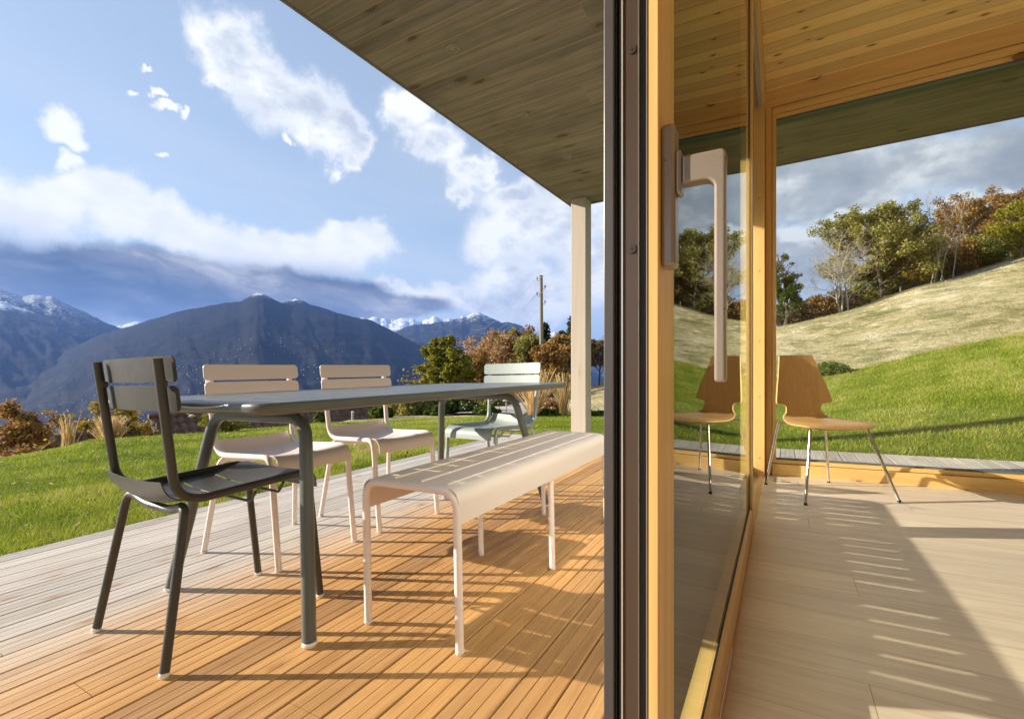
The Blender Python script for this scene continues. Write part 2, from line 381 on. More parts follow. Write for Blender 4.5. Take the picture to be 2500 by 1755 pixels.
M['pane'] = glass_mat('window_glass', (0.965, 0.985, 0.968), ior=1.45)
M['pane_door'] = glass_mat('door_glass', (0.97, 0.988, 0.972), ior=1.62)
M['white_wall'] = paint('white_plaster', (0.72, 0.68, 0.62), 0.85, scale=8)
M['gasket'] = paint('grey_gasket', (0.10, 0.12, 0.13), 0.5)

# ---------------------------------------------------------------- terrace deck: grooved boards along +Y
def deck():
    mb = MB(); G = 0.0055
    k0 = math.floor((-3.215 - BOFF) / BW); x = BOFF + k0 * BW
    prof = [(0.0, -0.024), (0.0, -0.0022), (0.0022, 0.0)]
    w = BW - G
    for fr_ in (1/3, 2/3):
        c = w*fr_; prof += [(c-0.0017, 0.0), (c-0.0009, -0.0035), (c+0.0009, -0.0035), (c+0.0017, 0.0)]
    prof += [(w-0.0022, 0.0), (w, -0.0022), (w, -0.024)]
    while x < 7.0:
        lo = -3.5 if x < -0.30 else 4.30
        jit = rng.uniform(-0.0008, 0.0008); y1 = 5.53 + rng.uniform(-0.004, 0.004)
        segs = [lo]; y = lo + rng.uniform(0.4, 4.2)
        while y < 5.0: segs.append(y); y += rng.choice((3.6, 4.2, 4.8))
        segs.append(y1)
        for a, b in zip(segs[:-1], segs[1:]):
            a2 = a + 0.0015; b2 = b - 0.0015; n = len(prof); tw = rng.uniform(-0.0006, 0.0006)
            vs = [(x+G/2+p+jit, yy, gz(x+p)+z+tw) for yy in (a2, b2) for p, z in prof]
            mb.add(vs, [(i, i+1, n+i+1, n+i) for i in range(n-1)] + [tuple(range(n))[::-1], tuple(range(n, 2*n))])
        x += BW
    o = mb.build('terrace_deck', M['deck']); tag(o, kind='structure')
    # dark joist bed below the gaps
    b = MB(); b.hexa([(-3.20, -3.5, gz(-3.2)-0.09), (-0.25, -3.5, gz(-.25)-0.09), (-0.25, 5.51, gz(-.25)-0.09), (-3.20, 5.51, gz(-3.2)-0.09),
                      (-3.20, -3.5, gz(-3.2)-0.035), (-0.25, -3.5, gz(-.25)-0.035), (-0.25, 5.51, gz(-.25)-0.035), (-3.20, 5.51, gz(-3.2)-0.035)])
    b.hexa([(-0.249, 4.32, gz(-.25)-0.09), (7, 4.32, gz(7)-0.09), (7, 5.51, gz(7)-0.09), (-0.249, 5.51, gz(-.25)-0.09),
            (-0.249, 4.32, gz(-.25)-0.035), (7, 4.32, gz(7)-0.035), (7, 5.51, gz(7)-0.035), (-0.249, 5.51, gz(-.25)-0.035)])
    o = b.build('terrace_base', M['deck_dark']); tag(o, kind='structure')
deck()

# ---------------------------------------------------------------- house shell
XE, YE = -2.27, 5.53                                     # outer corner of the roof
def zs(x, y): return 2.758 + 0.0225*x + 0.020*y          # underside of the eaves
def zc(x, y): return 2.868 + 0.026*x + 0.020*y           # ceiling of the room
def slab(mb, x0, x1, y0, y1, f0, f1):
    cs = [(x0, y0), (x1, y0), (x1, y1), (x0, y1)]
    mb.hexa([(x, y, f0(x, y)) for x, y in cs] + [(x, y, f1(x, y)) for x, y in cs])
# floor
mb = MB(); slab(mb, -0.1195, 7.2, -5.0, 4.16, lambda x, y: gz(x)-0.12, lambda x, y: gz(x))
tag(mb.build('floor', M['oak']), kind='structure')
mb = MB(); slab(mb, -0.104, 7.2, -5.0, 4.19, lambda x, y: zc(x, y), lambda x, y: zc(x, y)+0.09)
tag(mb.build('ceiling', M['pine_ceiling']), kind='structure')
roof = empty('roof', (0, 0, 0), 0, 'wide eaves roof with grey brown boarded underside over the terrace', 'roof')
mb = MB()
slab(mb, XE+0.012, -0.255, -5.0, YE-0.012, zs, lambda x, y: zs(x, y)+0.05)
slab(mb, -0.2549, 7.2, 4.34, YE-0.012, zs, lambda x, y: zs(x, y)+0.05)
mb.build('soffit', M['soffit'], roof)
mb = MB()
slab(mb, XE, XE+0.011, -5.0, YE, lambda x, y: zs(x, y)-0.012, lambda x, y: zs(x, y)+0.20)
slab(mb, XE+0.0112, 7.2, YE-0.011, YE, lambda x, y: zs(x, y)-0.012, lambda x, y: zs(x, y)+0.20)
mb.build('fascia', M['fascia'], roof)
mb = MB(); slab(mb, XE+0.0115, 7.2, -5.0, YE-0.0115, lambda x, y: zs(x, y)+0.24, lambda x, y: zs(x, y)+0.30)
mb.build('roof_covering', M['fascia'], roof)
# walls that are not in the picture but close the room
mb = MB(); mb.box(7.2, 7.4, -5.2, 4.2, -0.2, 3.2); mb.box(-0.26, 7.2, -5.2, -5.0, -0.2, 3.2)
tag(mb.build('wall', M['white_wall']), kind='structure')

# roof post at the corner of the terrace
pt = empty('roof_post', (-2.08, 5.345, gz(-2.08)), 0, 'square beige painted post holding the corner of the eaves', 'post')
mb = MB(); mb.box(-0.093, 0.093, -0.093, 0.093, -0.03, zs(-2.08, 5.345)-gz(-2.08)-0.006, 0.006); mb.build('shaft', M['post'], pt)
mb = MB(); mb.box(-0.07, 0.07, -0.07, 0.07, -0.05, -0.031); mb.build('shoe', M['alu_dark'], pt)

# recessed spotlights in the eaves
def spot(px, py, lab):
    a = (px - 1250)/1161; s, c = math.sin(TH), math.cos(TH); dx_, dy_, dz_ = -s+a*c, c+a*s, -(py-897)/1161
    t = (zs(0, 0) - CAM_H) / (dz_ - 0.0225*dx_ - 0.020*dy_)
    x, y = t*dx_, t*dy_
    e = empty('recessed_spotlight', (x, y, zs(x, y)), 0, lab, 'ceiling light', 'recessed spotlights in the eaves')
    m_ = MB(); m_.lathe([(0.026, -0.001), (0.028, -0.006), (0.034, -0.008), (0.041, -0.006), (0.044, 0.0), (0.044, 0.004)], n=28); m_.build('trim_ring', M['spot_ring'], e)
    m_ = MB(); m_.lathe([(0.0, -0.002), (0.010, -0.003), (0.012, 0.004), (0.018, 0.004), (0.020, -0.001), (0.0262, -0.001)], n=24); m_.build('lens', M['spot_lens'], e)
    return e
M['spot_ring'] = paint('olive_trim', (0.24, 0.21, 0.145), 0.4)
M['spot_lens'] = paint('frosted_lens', (0.30, 0.29, 0.22), 0.25)
spot(1104, 118, 'recessed round spotlight in the boarded eaves, nearest to the camera')
spot(1276, 280, 'middle recessed round spotlight of the three in the boarded eaves')
spot(1384, 382, 'smallest and farthest round spotlight, close to the corner post')

# ---------------------------------------------------------------- glazed wall facing the hillside (plane y = 4.17)
ww = empty('window_wall', (0, 0, 0), 0, 'large fixed picture window in honey coloured pine facing the hillside', 'window')
def tilt(mb, x0, x1, y0, y1, z0, z1, kx=0.0225, kt=None):
    kt = kx if kt is None else kt
    mb.hexa([(x0,y0,z0+kx*x0),(x1,y0,z0+kx*x1),(x1,y1,z0+kx*x1),(x0,y1,z0+kx*x0),(x0,y0,z1+kt*x0),(x1,y0,z1+kt*x1),(x1,y1,z1+kt*x1),(x0,y1,z1+kt*x0)])
mb = MB(); tilt(mb, -0.1095, 7.2, 4.165, 4.33, 2.825, 3.10, 0.0265); mb.build('header_beam', M['pine_beam'], ww)
mb = MB()
tilt(mb, -0.0605, 7.2, 4.180, 4.26, 2.768, 2.8180, 0.0255, 0.0262)         # outer frame, top
tilt(mb, -0.0605, 7.2, 4.190, 4.25, 2.737, 2.7635, 0.0235, 0.0252)         # inner bead, top
tilt(mb, -0.0605, 7.2, 4.150, 4.27, -0.02, 0.084)                 # sill
tilt(mb, -0.0605, 7.2, 4.176, 4.25, 0.0885, 0.113)               # inner bead, bottom
mb.build('frame', M['pine_beam'], ww)
mb = MB()
mb.box(-0.1045, -0.066, 4.182, 4.2, -0.02, 2.84); mb.box(-0.1095, -0.0355, 4.2002, 4.27, -0.02, 2.84)                   # jamb
mb.box(-0.0605, -0.0358, 4.183, 4.2, 0.09, 2.77)
mb.build('jamb', M['pine_post'], ww)
mb = MB()
tilt(mb, -0.0345, 7.2, 4.200, 4.232, 0.1135, 0.124); tilt(mb, -0.0345, 7.2, 4.200, 4.232, 2.721, 2.7365, 0.0235)
mb.build('gasket', M['gasket'], ww)
mb = MB(); tilt(mb, -0.0345, 7.2, 4.2335, 4.24, 0.10, 2.73); mb.build('pane', M['pane'], ww)
mb = MB(); tilt(mb, -0.1, 7.2, 4.262, 4.33, -0.04, 0.05); tilt(mb, -0.1, 7.2, 4.262, 4.338, 2.74, 2.83, 0.0225); mb.build('outer_cladding', M['alu_dark'], ww)

# corner post where the two glazed walls meet
cp = empty('corner_post', (-0.1455, 4.14, gz(-.14)), 0, 'honey coloured pine corner post between sliding door and picture window', 'post')
mb = MB(); mb.box(-0.040, 0.0355, -0.095, 0.095, -0.03, 2.96, 0.002); mb.build('shaft', M['pine_post'], cp)
for z in (0.14, 0.60, 1.02, 1.55, 2.1):
    mb = MB(); mb.tube([(0.003, -0.094, z), (0.003, -0.0957, z)], 0.0045, 12); mb.build('screw', M['alu_dark'], cp)
mb = MB(); mb.box(-0.095, -0.041, -0.09, 0.19, -0.05, 2.98); mb.build('outer_cladding', M['alu_dark'], cp)

# ---------------------------------------------------------------- sliding door leaf seen edge on
Y1, Y2 = 0.568, 2.71
sd = empty('sliding_door', (0, 0, 0), 0, 'pine and aluminium sliding glass door seen edge on from its open side', 'door')
def leaf_z(x): return gz(x) + 0.004
ZT = 2.78
mb = MB()
mb.box(-0.1382, -0.125, Y1, Y1+0.092, 0.004, ZT, 0.0012)                   # near stile, inner wood
mb.box(-0.1475, -0.1395, Y1+0.004, Y1+0.092, 0.004, ZT)
mb.build('near_stile', M['pine_post'], sd)
mb = MB(); mb.box(-0.1655, -0.125, Y2-0.012-0.085, Y2, 0.004, ZT, 0.0012); mb.build('far_stile', M['pine_post'], sd)
mb = MB()
yb0, yb1 = Y1+0.0925, Y2-0.0975
mb.box(-0.147, -0.125, yb0, yb1, 0.002, 0.112, 0.0012)                      # bottom rail
mb.add([(-0.126, yb0, 0.1125), (-0.126, yb1, 0.1125), (-0.1345, yb1, 0.126), (-0.1345, yb0, 0.126), (-0.1345, yb0, 0.1125), (-0.1345, yb1, 0.1125)],
       [(0, 1, 2, 3), (0, 3, 4), (1, 5, 2), (3, 2, 5, 4)])
mb.box(-0.147, -0.125, yb0, yb1, ZT-0.10, ZT)
mb.build('rail', M['pine_rail'], sd)
mb = MB(); mb.box(-0.1375, -0.1348, yb0, yb1, 0.113, 0.136); mb.box(-0.1375, -0.1348, yb1-0.004, yb1, 0.113, ZT-0.1); mb.build('glazing_gasket', M['black'], sd)
mb = MB(); mb.box(-0.1442, -0.1385, yb0-0.004, yb1+0.004, 0.10, ZT-0.09); mb.box(-0.1602, -0.1545, yb0-0.004, yb1+0.004, 0.10, ZT-0.09); mb.build('pane', M['pane_door'], sd)
mb = MB(); mb.box(-0.1480, -0.1391, Y1+0.012, Y1+0.08, 0.005, ZT); mb.box(-0.1478, -0.1392, Y1+0.003, Y1+0.009, 0.005, ZT); mb.box(-0.178, -0.1694, Y1+0.014, Y1+0.08, 0.005, ZT)
mb.box(-0.1772, -0.1755, Y1+0.003, Y1+0.013, 0.005, ZT); mb.box(-0.1728, -0.1708, Y1+0.003, Y1+0.013, 0.005, ZT)
mb.build('rubber_seal', M['black'], sd)
mb = MB(); mb.box(-0.1908, -0.1781, Y1-0.002, Y1+0.092, 0.004, ZT, 0.001); mb.box(-0.1908, -0.166, Y1+0.0925, Y2, 0.004, 0.10); mb.box(-0.1908, -0.168, Y2-0.06, Y2+0.001, 0.101, ZT)
mb.build('cladding', M['alu_dark'], sd)
mb = MB(); mb.box(-0.1693, -0.1672, Y1-0.0005, Y1+0.03, 0.004, ZT); mb.box(-0.1484, -0.1481, Y1-0.001, Y1+0.02, 0.004, ZT); mb.box(-0.1390, -0.1384, Y1-0.001, Y1+0.02, 0.004, ZT); mb.build('edge_strip', M['alu_light'], sd)
lp = MB(); lp.box(-0.1668, -0.1486, Y1+0.001, Y1+0.02, 0.006, ZT-0.01, 0.0012); lpo = lp.build('lock_plate', M['lockbar'], sd)
for z in (1.2015, 0.9622):
    m_ = MB()
    for rr, yy in ((0.0056, Y1+0.0008), (0.0046, Y1-0.0008)):
        pass
    m_.tube([(-0.1565, Y1+0.003, z), (-0.1565, Y1-0.0006, z)], 0.0050, 24); s_ = m_.build('screw', M['lockbar'], lpo)
    m_ = MB(); m_.box(-0.1565-0.0026, -0.1565+0.0026, Y1-0.0010, Y1-0.0004, z-0.0006, z+0.0006); m_.box(-0.1565-0.0006, -0.1565+0.0006, Y1-0.00105, Y1-0.0004, z-0.0026, z+0.0026)
    m_.tube([(-0.1565, Y1+0.003, z), (-0.1565, Y1+0.0005, z)], 0.0058, 24); m_.build('screw_slot', M['black'], lpo)
# the big lever handle: long back plate, short arm into the room, grip hanging down
hd = MB(); hd.box(-0.1249, -0.1085, 0.578, 0.606, 0.939, 1.108, 0.0045); ho = hd.build('handle', M['plate'], sd)
m_ = MB(); m_.box(-0.1084, -0.102, 0.581, 0.603, 1.024, 1.076, 0.003); m_.build('collar', M['plate'], ho)
def grip():
    bm = bmesh.new()
    outer = fillet([(-0.1018, 1.0815), (-0.0545, 1.0815), (-0.0545, 0.803), (-0.0685, 0.803), (-0.0685, 1.048), (-0.1018, 1.048)], [0.006, 0.004, 0.004, 0.008], 5) if False else None
    P2 = [(-0.1018, 1.068)] + [(-0.0545-0.006*(1-math.sin(a)), 1.068-0.006*(1-math.cos(a))) for a in [i*PI/10 for i in range(6)]] \
       + [(-0.0545-0.004*(1-math.cos(a)), 0.803+0.004*(1-math.sin(a))) for a in [i*PI/10 for i in range(6)]] \
       + [(-0.0668+0.004*(1-math.sin(a)), 0.803+0.004*(1-math.cos(a))) for a in [i*PI/10 for i in range(6)]] \
       + [(-0.0668-0.010*(1-math.cos(a)), 1.0355-0.010*(1-math.sin(a))) for a in [i*PI/10 for i in range(6)]] + [(-0.1018, 1.0355)]
    vs = [bm.verts.new((x, 0.583, z)) for x, z in P2]; f = bm.faces.new(vs)
    r_ = bmesh.ops.extrude_face_region(bm, geom=[f]); ev = [g for g in r_['geom'] if isinstance(g, bmesh.types.BMVert)]
    for v in ev: v.co.y = 0.603
    bmesh.ops.recalc_face_normals(bm, faces=bm.faces)
    caps = [e for e in bm.edges if abs(e.verts[0].co.y - e.verts[1].co.y) < 1e-6]
    bmesh.ops.bevel(bm, geom=caps, offset=0.003, segments=3, affect='EDGES', profile=0.5)
    me = bpy.data.meshes.new('grip'); bm.to_mesh(me); bm.free(); me.materials.append(M['plate'])
    for p in me.polygons: p.use_smooth = False
    o = bpy.data.objects.new('grip', me); link(o); o.parent = ho
grip()

# fixed outer pane beyond the leaf, threshold and head track
fw = empty('fixed_glazing', (0, 0, 0), 0, 'fixed outer glass panel between the sliding leaf and the corner post', 'window')
mb = MB(); mb.box(-0.235, -0.2, 2.66, 2.74, 0.0, 2.78); mb.box(-0.235, -0.2, 2.7401, 4.04, -0.01, 0.07); mb.box(-0.235, -0.2, 2.7401, 4.04, 2.72, 2.78); mb.build('frame', M['alu_dark'], fw)
mb = MB(); mb.box(-0.22, -0.214, 2.7402, 4.04, 0.0701, 2.7199); mb.build('pane', M['pane_door'], fw)
dt = empty('door_track', (0, 0, 0), 0, 'aluminium and pine threshold track along the sliding door', 'door track')
mb = MB()
mb.box(-0.1245, -0.1197, -1.7, 4.045, -0.06, 0.0015)
mb.box(-0.1465, -0.1247, 2.735, 4.045, -0.06, 0.002)
mb.build('pine_edge', M['pine_rail'], dt)
mb = MB(); mb.box(-0.26, -0.1466, -1.7, 4.045, -0.06, -0.004); mb.box(-0.152, -0.1467, 2.735, 4.045, -0.0039, 0.005); mb.box(-0.185, -0.180, -1.7, 0.5, -0.0039, 0.006); mb.build('metal_sill', M['track'] if 'track' in M else M['alu_light'], dt)
ht = empty('head_track', (0, 0, 0), 0, 'light grey metal head track above the sliding door', 'door track')
mb = MB(); mb.box(-0.178, -0.1262, -1.7, 4.04, 2.795, 2.84); mb.box(-0.152, -0.148, 2.72, 4.04, 2.77, 2.7949); mb.build('channel', M['sage_metal'] if 'sage_metal' in M else M['alu_light'], ht)
mb = MB(); mb.box(-0.126, -0.1045, -1.7, 4.04, 2.79, 2.99); mb.box(-0.255, -0.1785, -1.7, 4.04, 2.78, 2.97); mb.build('casing', M['pine_rail'], ht)
# facade farther along, behind the camera
fw2 = empty('fixed_glazing', (0, 0, 0), 0, 'fixed glass panel of the same facade behind the open doorway', 'window')
for a_, b_ in ((-5.0, -4.9), (-1.75, -1.65)): mb = MB(); mb.box(-0.235, -0.15, a_, b_, 0.0, 2.74); mb.build('stile', M['alu_dark'], fw2)
mb = MB(); mb.box(-0.20, -0.194, -4.9, -1.75, 0.02, 2.74); mb.build('pane', M['pane_door'], fw2)
# floor socket by the corner
fo = empty('floor_socket', (0.028, 3.955, gz(0.028)), R(0), 'flush oak covered socket box in the floor beside the corner post', 'floor socket')
mb = MB()
for a, b, c_, d_ in ((-0.075, 0.075, -0.036, -0.033), (-0.075, 0.075, 0.033, 0.036), (-0.075, -0.072, -0.0329, 0.0329), (0.072, 0.075, -0.0329, 0.0329)): mb.box(a, b, c_, d_, -0.002, 0.0022)
mb.build('lid_joint', M['socket'] if 'socket' in M else M['alu_dark'], fo)
mb = MB(); mb.box(-0.028, 0.028, -0.028, -0.014, -0.002, 0.0026); mb.build('cable_flap', M['alu_dark'], fo)

# ---------------------------------------------------------------- furniture
def put(o, x, y, rz):      # stands on the sloping boards, leaning with them
    o.location = (x, y, gz(x)); 
    q = Vector((-SXG, 0, 1)).normalized().rotation_difference(Vector((0, 0, 1))).inverted()
    o.rotation_mode = 'QUATERNION'; o.rotation_quaternion = q @ Matrix.Rotation(rz, 3, 'Z').to_quaternion()
def sheet(mb, prof, half, sag, nx=24, slits=(), th=0.0032, slit_half=0.155, slit_w=0.009, back_sag=0.0):
    """bent sheet: profile (y, z, sag factor) swept over the width, slits cut across it, real thickness"""
    # refine the profile so that slits get rows of their own
    pr = [Vector((p[0], p[1], p[2])) for p in prof]
    L = [0]
    for a, b in zip(pr[:-1], pr[1:]): L.append(L[-1] + math.hypot(b.x-a.x, b.y-a.y))
    def P_(s):
        for i in range(len(L)-1):
            if s <= L[i+1] + 1e-9:
                t = (s-L[i])/(L[i+1]-L[i]); return pr[i].lerp(pr[i+1], t)
        return pr[-1]
    S = sorted(set([round(x, 5) for x in np.linspace(0, L[-1], 46)] + [round(v, 5) for c in slits for v in (c-slit_w/2, c+slit_w/2)]))
    X = sorted(set([round(x, 5) for x in np.linspace(-half, half, nx)] + ([-slit_half, slit_half] if slits else [])))
    bm = bmesh.new(); g = []
    for s in S:
        p = P_(s); row = []
        for x in X:
            k = 1-(x/half)**2
            row.append(bm.verts.new((x, p.x + back_sag*k*p.z*0, p.y - sag*k*p.z)))
        g.append(row)
    for i in range(len(S)-1):
        for j in range(len(X)-1):
            sm = (S[i]+S[i+1])/2; xm = (X[j]+X[j+1])/2
            if any(abs(sm-c) < slit_w/2 for c in slits) and abs(xm) < slit_half: continue
            bm.faces.new((g[i][j], g[i][j+1], g[i+1][j+1], g[i+1][j]))
    bmesh.ops.recalc_face_normals(bm, faces=bm.faces)
    bmesh.ops.solidify(bm, geom=list(bm.faces), thickness=th)
    bm.verts.index_update(); vs = [v.co.copy() for v in bm.verts]; fs = [[v.index for v in f.verts] for f in bm.faces]; bm.free()
    mb.add(vs, fs, True)
def foot_cap(p, d, r, parent, mat):
    d = Vector(d).normalized(); m = MB(); p = Vector(p)
    m.tube([p, p + Vector((0, 0, 0.006)), p + d*0.012], [r*0.86, r*1.10, r*1.08], 16); m.build('foot_cap', mat, parent)

def metal_chair(name, mat, lab):
    t = empty(name, (0, 0, 0), 0, lab, 'chair', 'metal garden chairs around the table')
    for sx in (-1, 1):
        x = sx*0.201
        path = fillet([(sx*0.2135, -0.268, 0.880), (x, -0.220, 0.462), (x, 0.208, 0.477), (x, 0.252, 0.013)], [0.085, 0.055], 9)
        # slight S in the seat rail: low behind, rising to the front
        pts = []
        for p in path:
            if -0.20 < p.y < 0.19 and 0.44 < p.z < 0.49: p = Vector((p.x, p.y, p.z - 0.008*math.sin(PI*(p.y+0.20)/0.39)))
            pts.append(p)
        m = MB(); m.tube(pts, 0.0138, 18, squash=0.92); m.build('side_frame', mat, t)
        foot_cap((x, 0.2534, 0.0), (0, -0.1, 1), 0.0138, t, M['cap'])
    rp = fillet([(-0.236, -0.268, 0.013), (-0.196, -0.192, 0.452), (-0.09, -0.186, 0.418), (0.09, -0.186, 0.418), (0.196, -0.192, 0.452), (0.236, -0.268, 0.013)], [0.05, 0.3, 0.3, 0.05], 9)
    m = MB(); m.tube(rp, 0.0128, 18); rl = m.build('rear_legs', mat, t)
    for sx in (-1, 1): foot_cap((sx*0.2366, -0.2695, 0.0), (-sx*0.1, 0.2, 1), 0.0128, t, M['cap'])
    # seat: sheet hung between the rails, lip turned up behind, apron turned down in front
    prof = [(-0.256, 0.526, 0.35), (-0.248, 0.503, 0.6), (-0.237, 0.482, 0.9), (-0.212, 0.466, 1.0), (-0.15, 0.458, 1.0), (-0.05, 0.456, 1.0), (0.05, 0.461, 0.9), (0.13, 0.472, 0.7),
            (0.185, 0.480, 0.45), (0.212, 0.478, 0.3), (0.233, 0.466, 0.15), (0.245, 0.445, 0.05), (0.250, 0.408, 0.0)]
    m = MB(); sheet(m, prof, 0.192, 0.023, 26, slits=(0.135, 0.245, 0.355)); m.build('seat', mat, t)
    # two curved back slats with rounded ends, standing proud of the uprights
    for z0, z1, half in ((0.812, 0.887, 0.247), (0.727, 0.802, 0.245)):
        bm = bmesh.new(); nx = 30; rows = []
        rr = 0.018; n_ = 6
        def outline(xf):
            d_ = half - abs(xf); lim = (z1-z0)/2
            if d_ < rr: lim -= rr - math.sqrt(max(0, rr*rr-(rr-d_)**2))
            return lim
        xs = sorted(set(list(np.linspace(-half, half, nx)) + [s_*(half-rr*(1-math.cos(a))) for s_ in (-1, 1) for a in np.linspace(0, PI/2, 7)]))
        for x in xs:
            lim = outline(x); col = []
            for k in (-1, -0.5, 0, 0.5, 1):
                z = (z0+z1)/2 + lim*k; ylean = -0.268 + (0.880-z)*0.115
                col.append(bm.verts.new((x, ylean + 0.026 - 0.021*(1-(x/half)**2), z)))
            rows.append(col)
        for a, b in zip(rows[:-1], rows[1:]):
            for k in range(4): bm.faces.new((a[k], b[k], b[k+1], a[k+1]))
        bmesh.ops.recalc_face_normals(bm, faces=bm.faces); bmesh.ops.solidify(bm, geom=list(bm.faces), thickness=0.004)
        bm.verts.index_update(); m = MB(); m.add([v.co.copy() for v in bm.verts], [[v.index for v in f.verts] for f in bm.faces], True); bm.free()
        m.build('back_slat', mat, t)
    for sx in (-1, 1):
        m = MB(); m.box(sx*0.207-0.012, sx*0.207+0.012, -0.262, -0.244, 0.797, 0.817, 0.003); m.build('slat_bracket', mat, t)
    m = MB(); m.tube(fillet([(-0.19, 0.02, 0.44), (-0.16, 0.02, 0.405), (0.16, 0.02, 0.405), (0.19, 0.02, 0.44)], 0.02, 5), 0.005, 8)
    m.tube(fillet([(-0.19, 0.12, 0.452), (-0.16, 0.12, 0.415), (0.16, 0.12, 0.415), (0.19, 0.12, 0.452)], 0.02, 5), 0.005, 8); m.build('stacking_bar', mat, t)
    return t, rl
dark, rl = metal_chair('metal_chair', M['dark_chair'], 'dark olive grey metal chair at the near end of the table, seen from behind')
put(dark, -1.707, 0.945, R(-2))
# the maker's small mark on the rear tube of the dark chair
def text_mesh(s, size, mat, name, parent, loc, rot):
    cu = bpy.data.curves.new(name, 'FONT'); cu.body = s; cu.size = size; cu.extrude = 0.0002; cu.align_x = 'CENTER'
    o = bpy.data.objects.new(name, cu); link(o); bpy.context.view_layer.update()
    me = bpy.data.meshes.new_from_object(o); bpy.data.objects.remove(o); me.materials.clear(); me.materials.append(mat)
    o2 = bpy.data.objects.new(name, me); link(o2); o2.parent = parent; o2.location = loc; o2.rotation_euler = rot; return o2
text_mesh('fermob', 0.016, M['logo'], 'logo', rl, (-0.012, -0.2002, 0.413), (R(82), 0, R(0)))
m = MB(); m.add([(0.022, -0.2004, 0.405), (0.026, -0.2004, 0.403), (0.024, -0.2004, 0.415), (0.030, -0.2004, 0.429), (0.026, -0.2004, 0.428), (0.021, -0.2004, 0.415)], [(0, 1, 2, 5), (2, 3, 4, 5)]); m.build('logo_mark', M['logo'], rl)

pink1, _ = metal_chair('metal_chair', M['pink'], 'nearer pale pink metal chair on the lawn side, half hidden by the table leg')
put(pink1, -2.098, 1.468, R(-90-1))
pink2 = copy_tree(pink1); pink2["label"] = 'second pale pink metal chair on the lawn side, farther along the table'
put(pink2, -2.045, 2.063, R(-90-9.5))
sage, _ = metal_chair('metal_chair', M['sage'], 'light grey green metal chair facing us from the far end of the table')
put(sage, -1.690, 2.722, R(180-6.5))

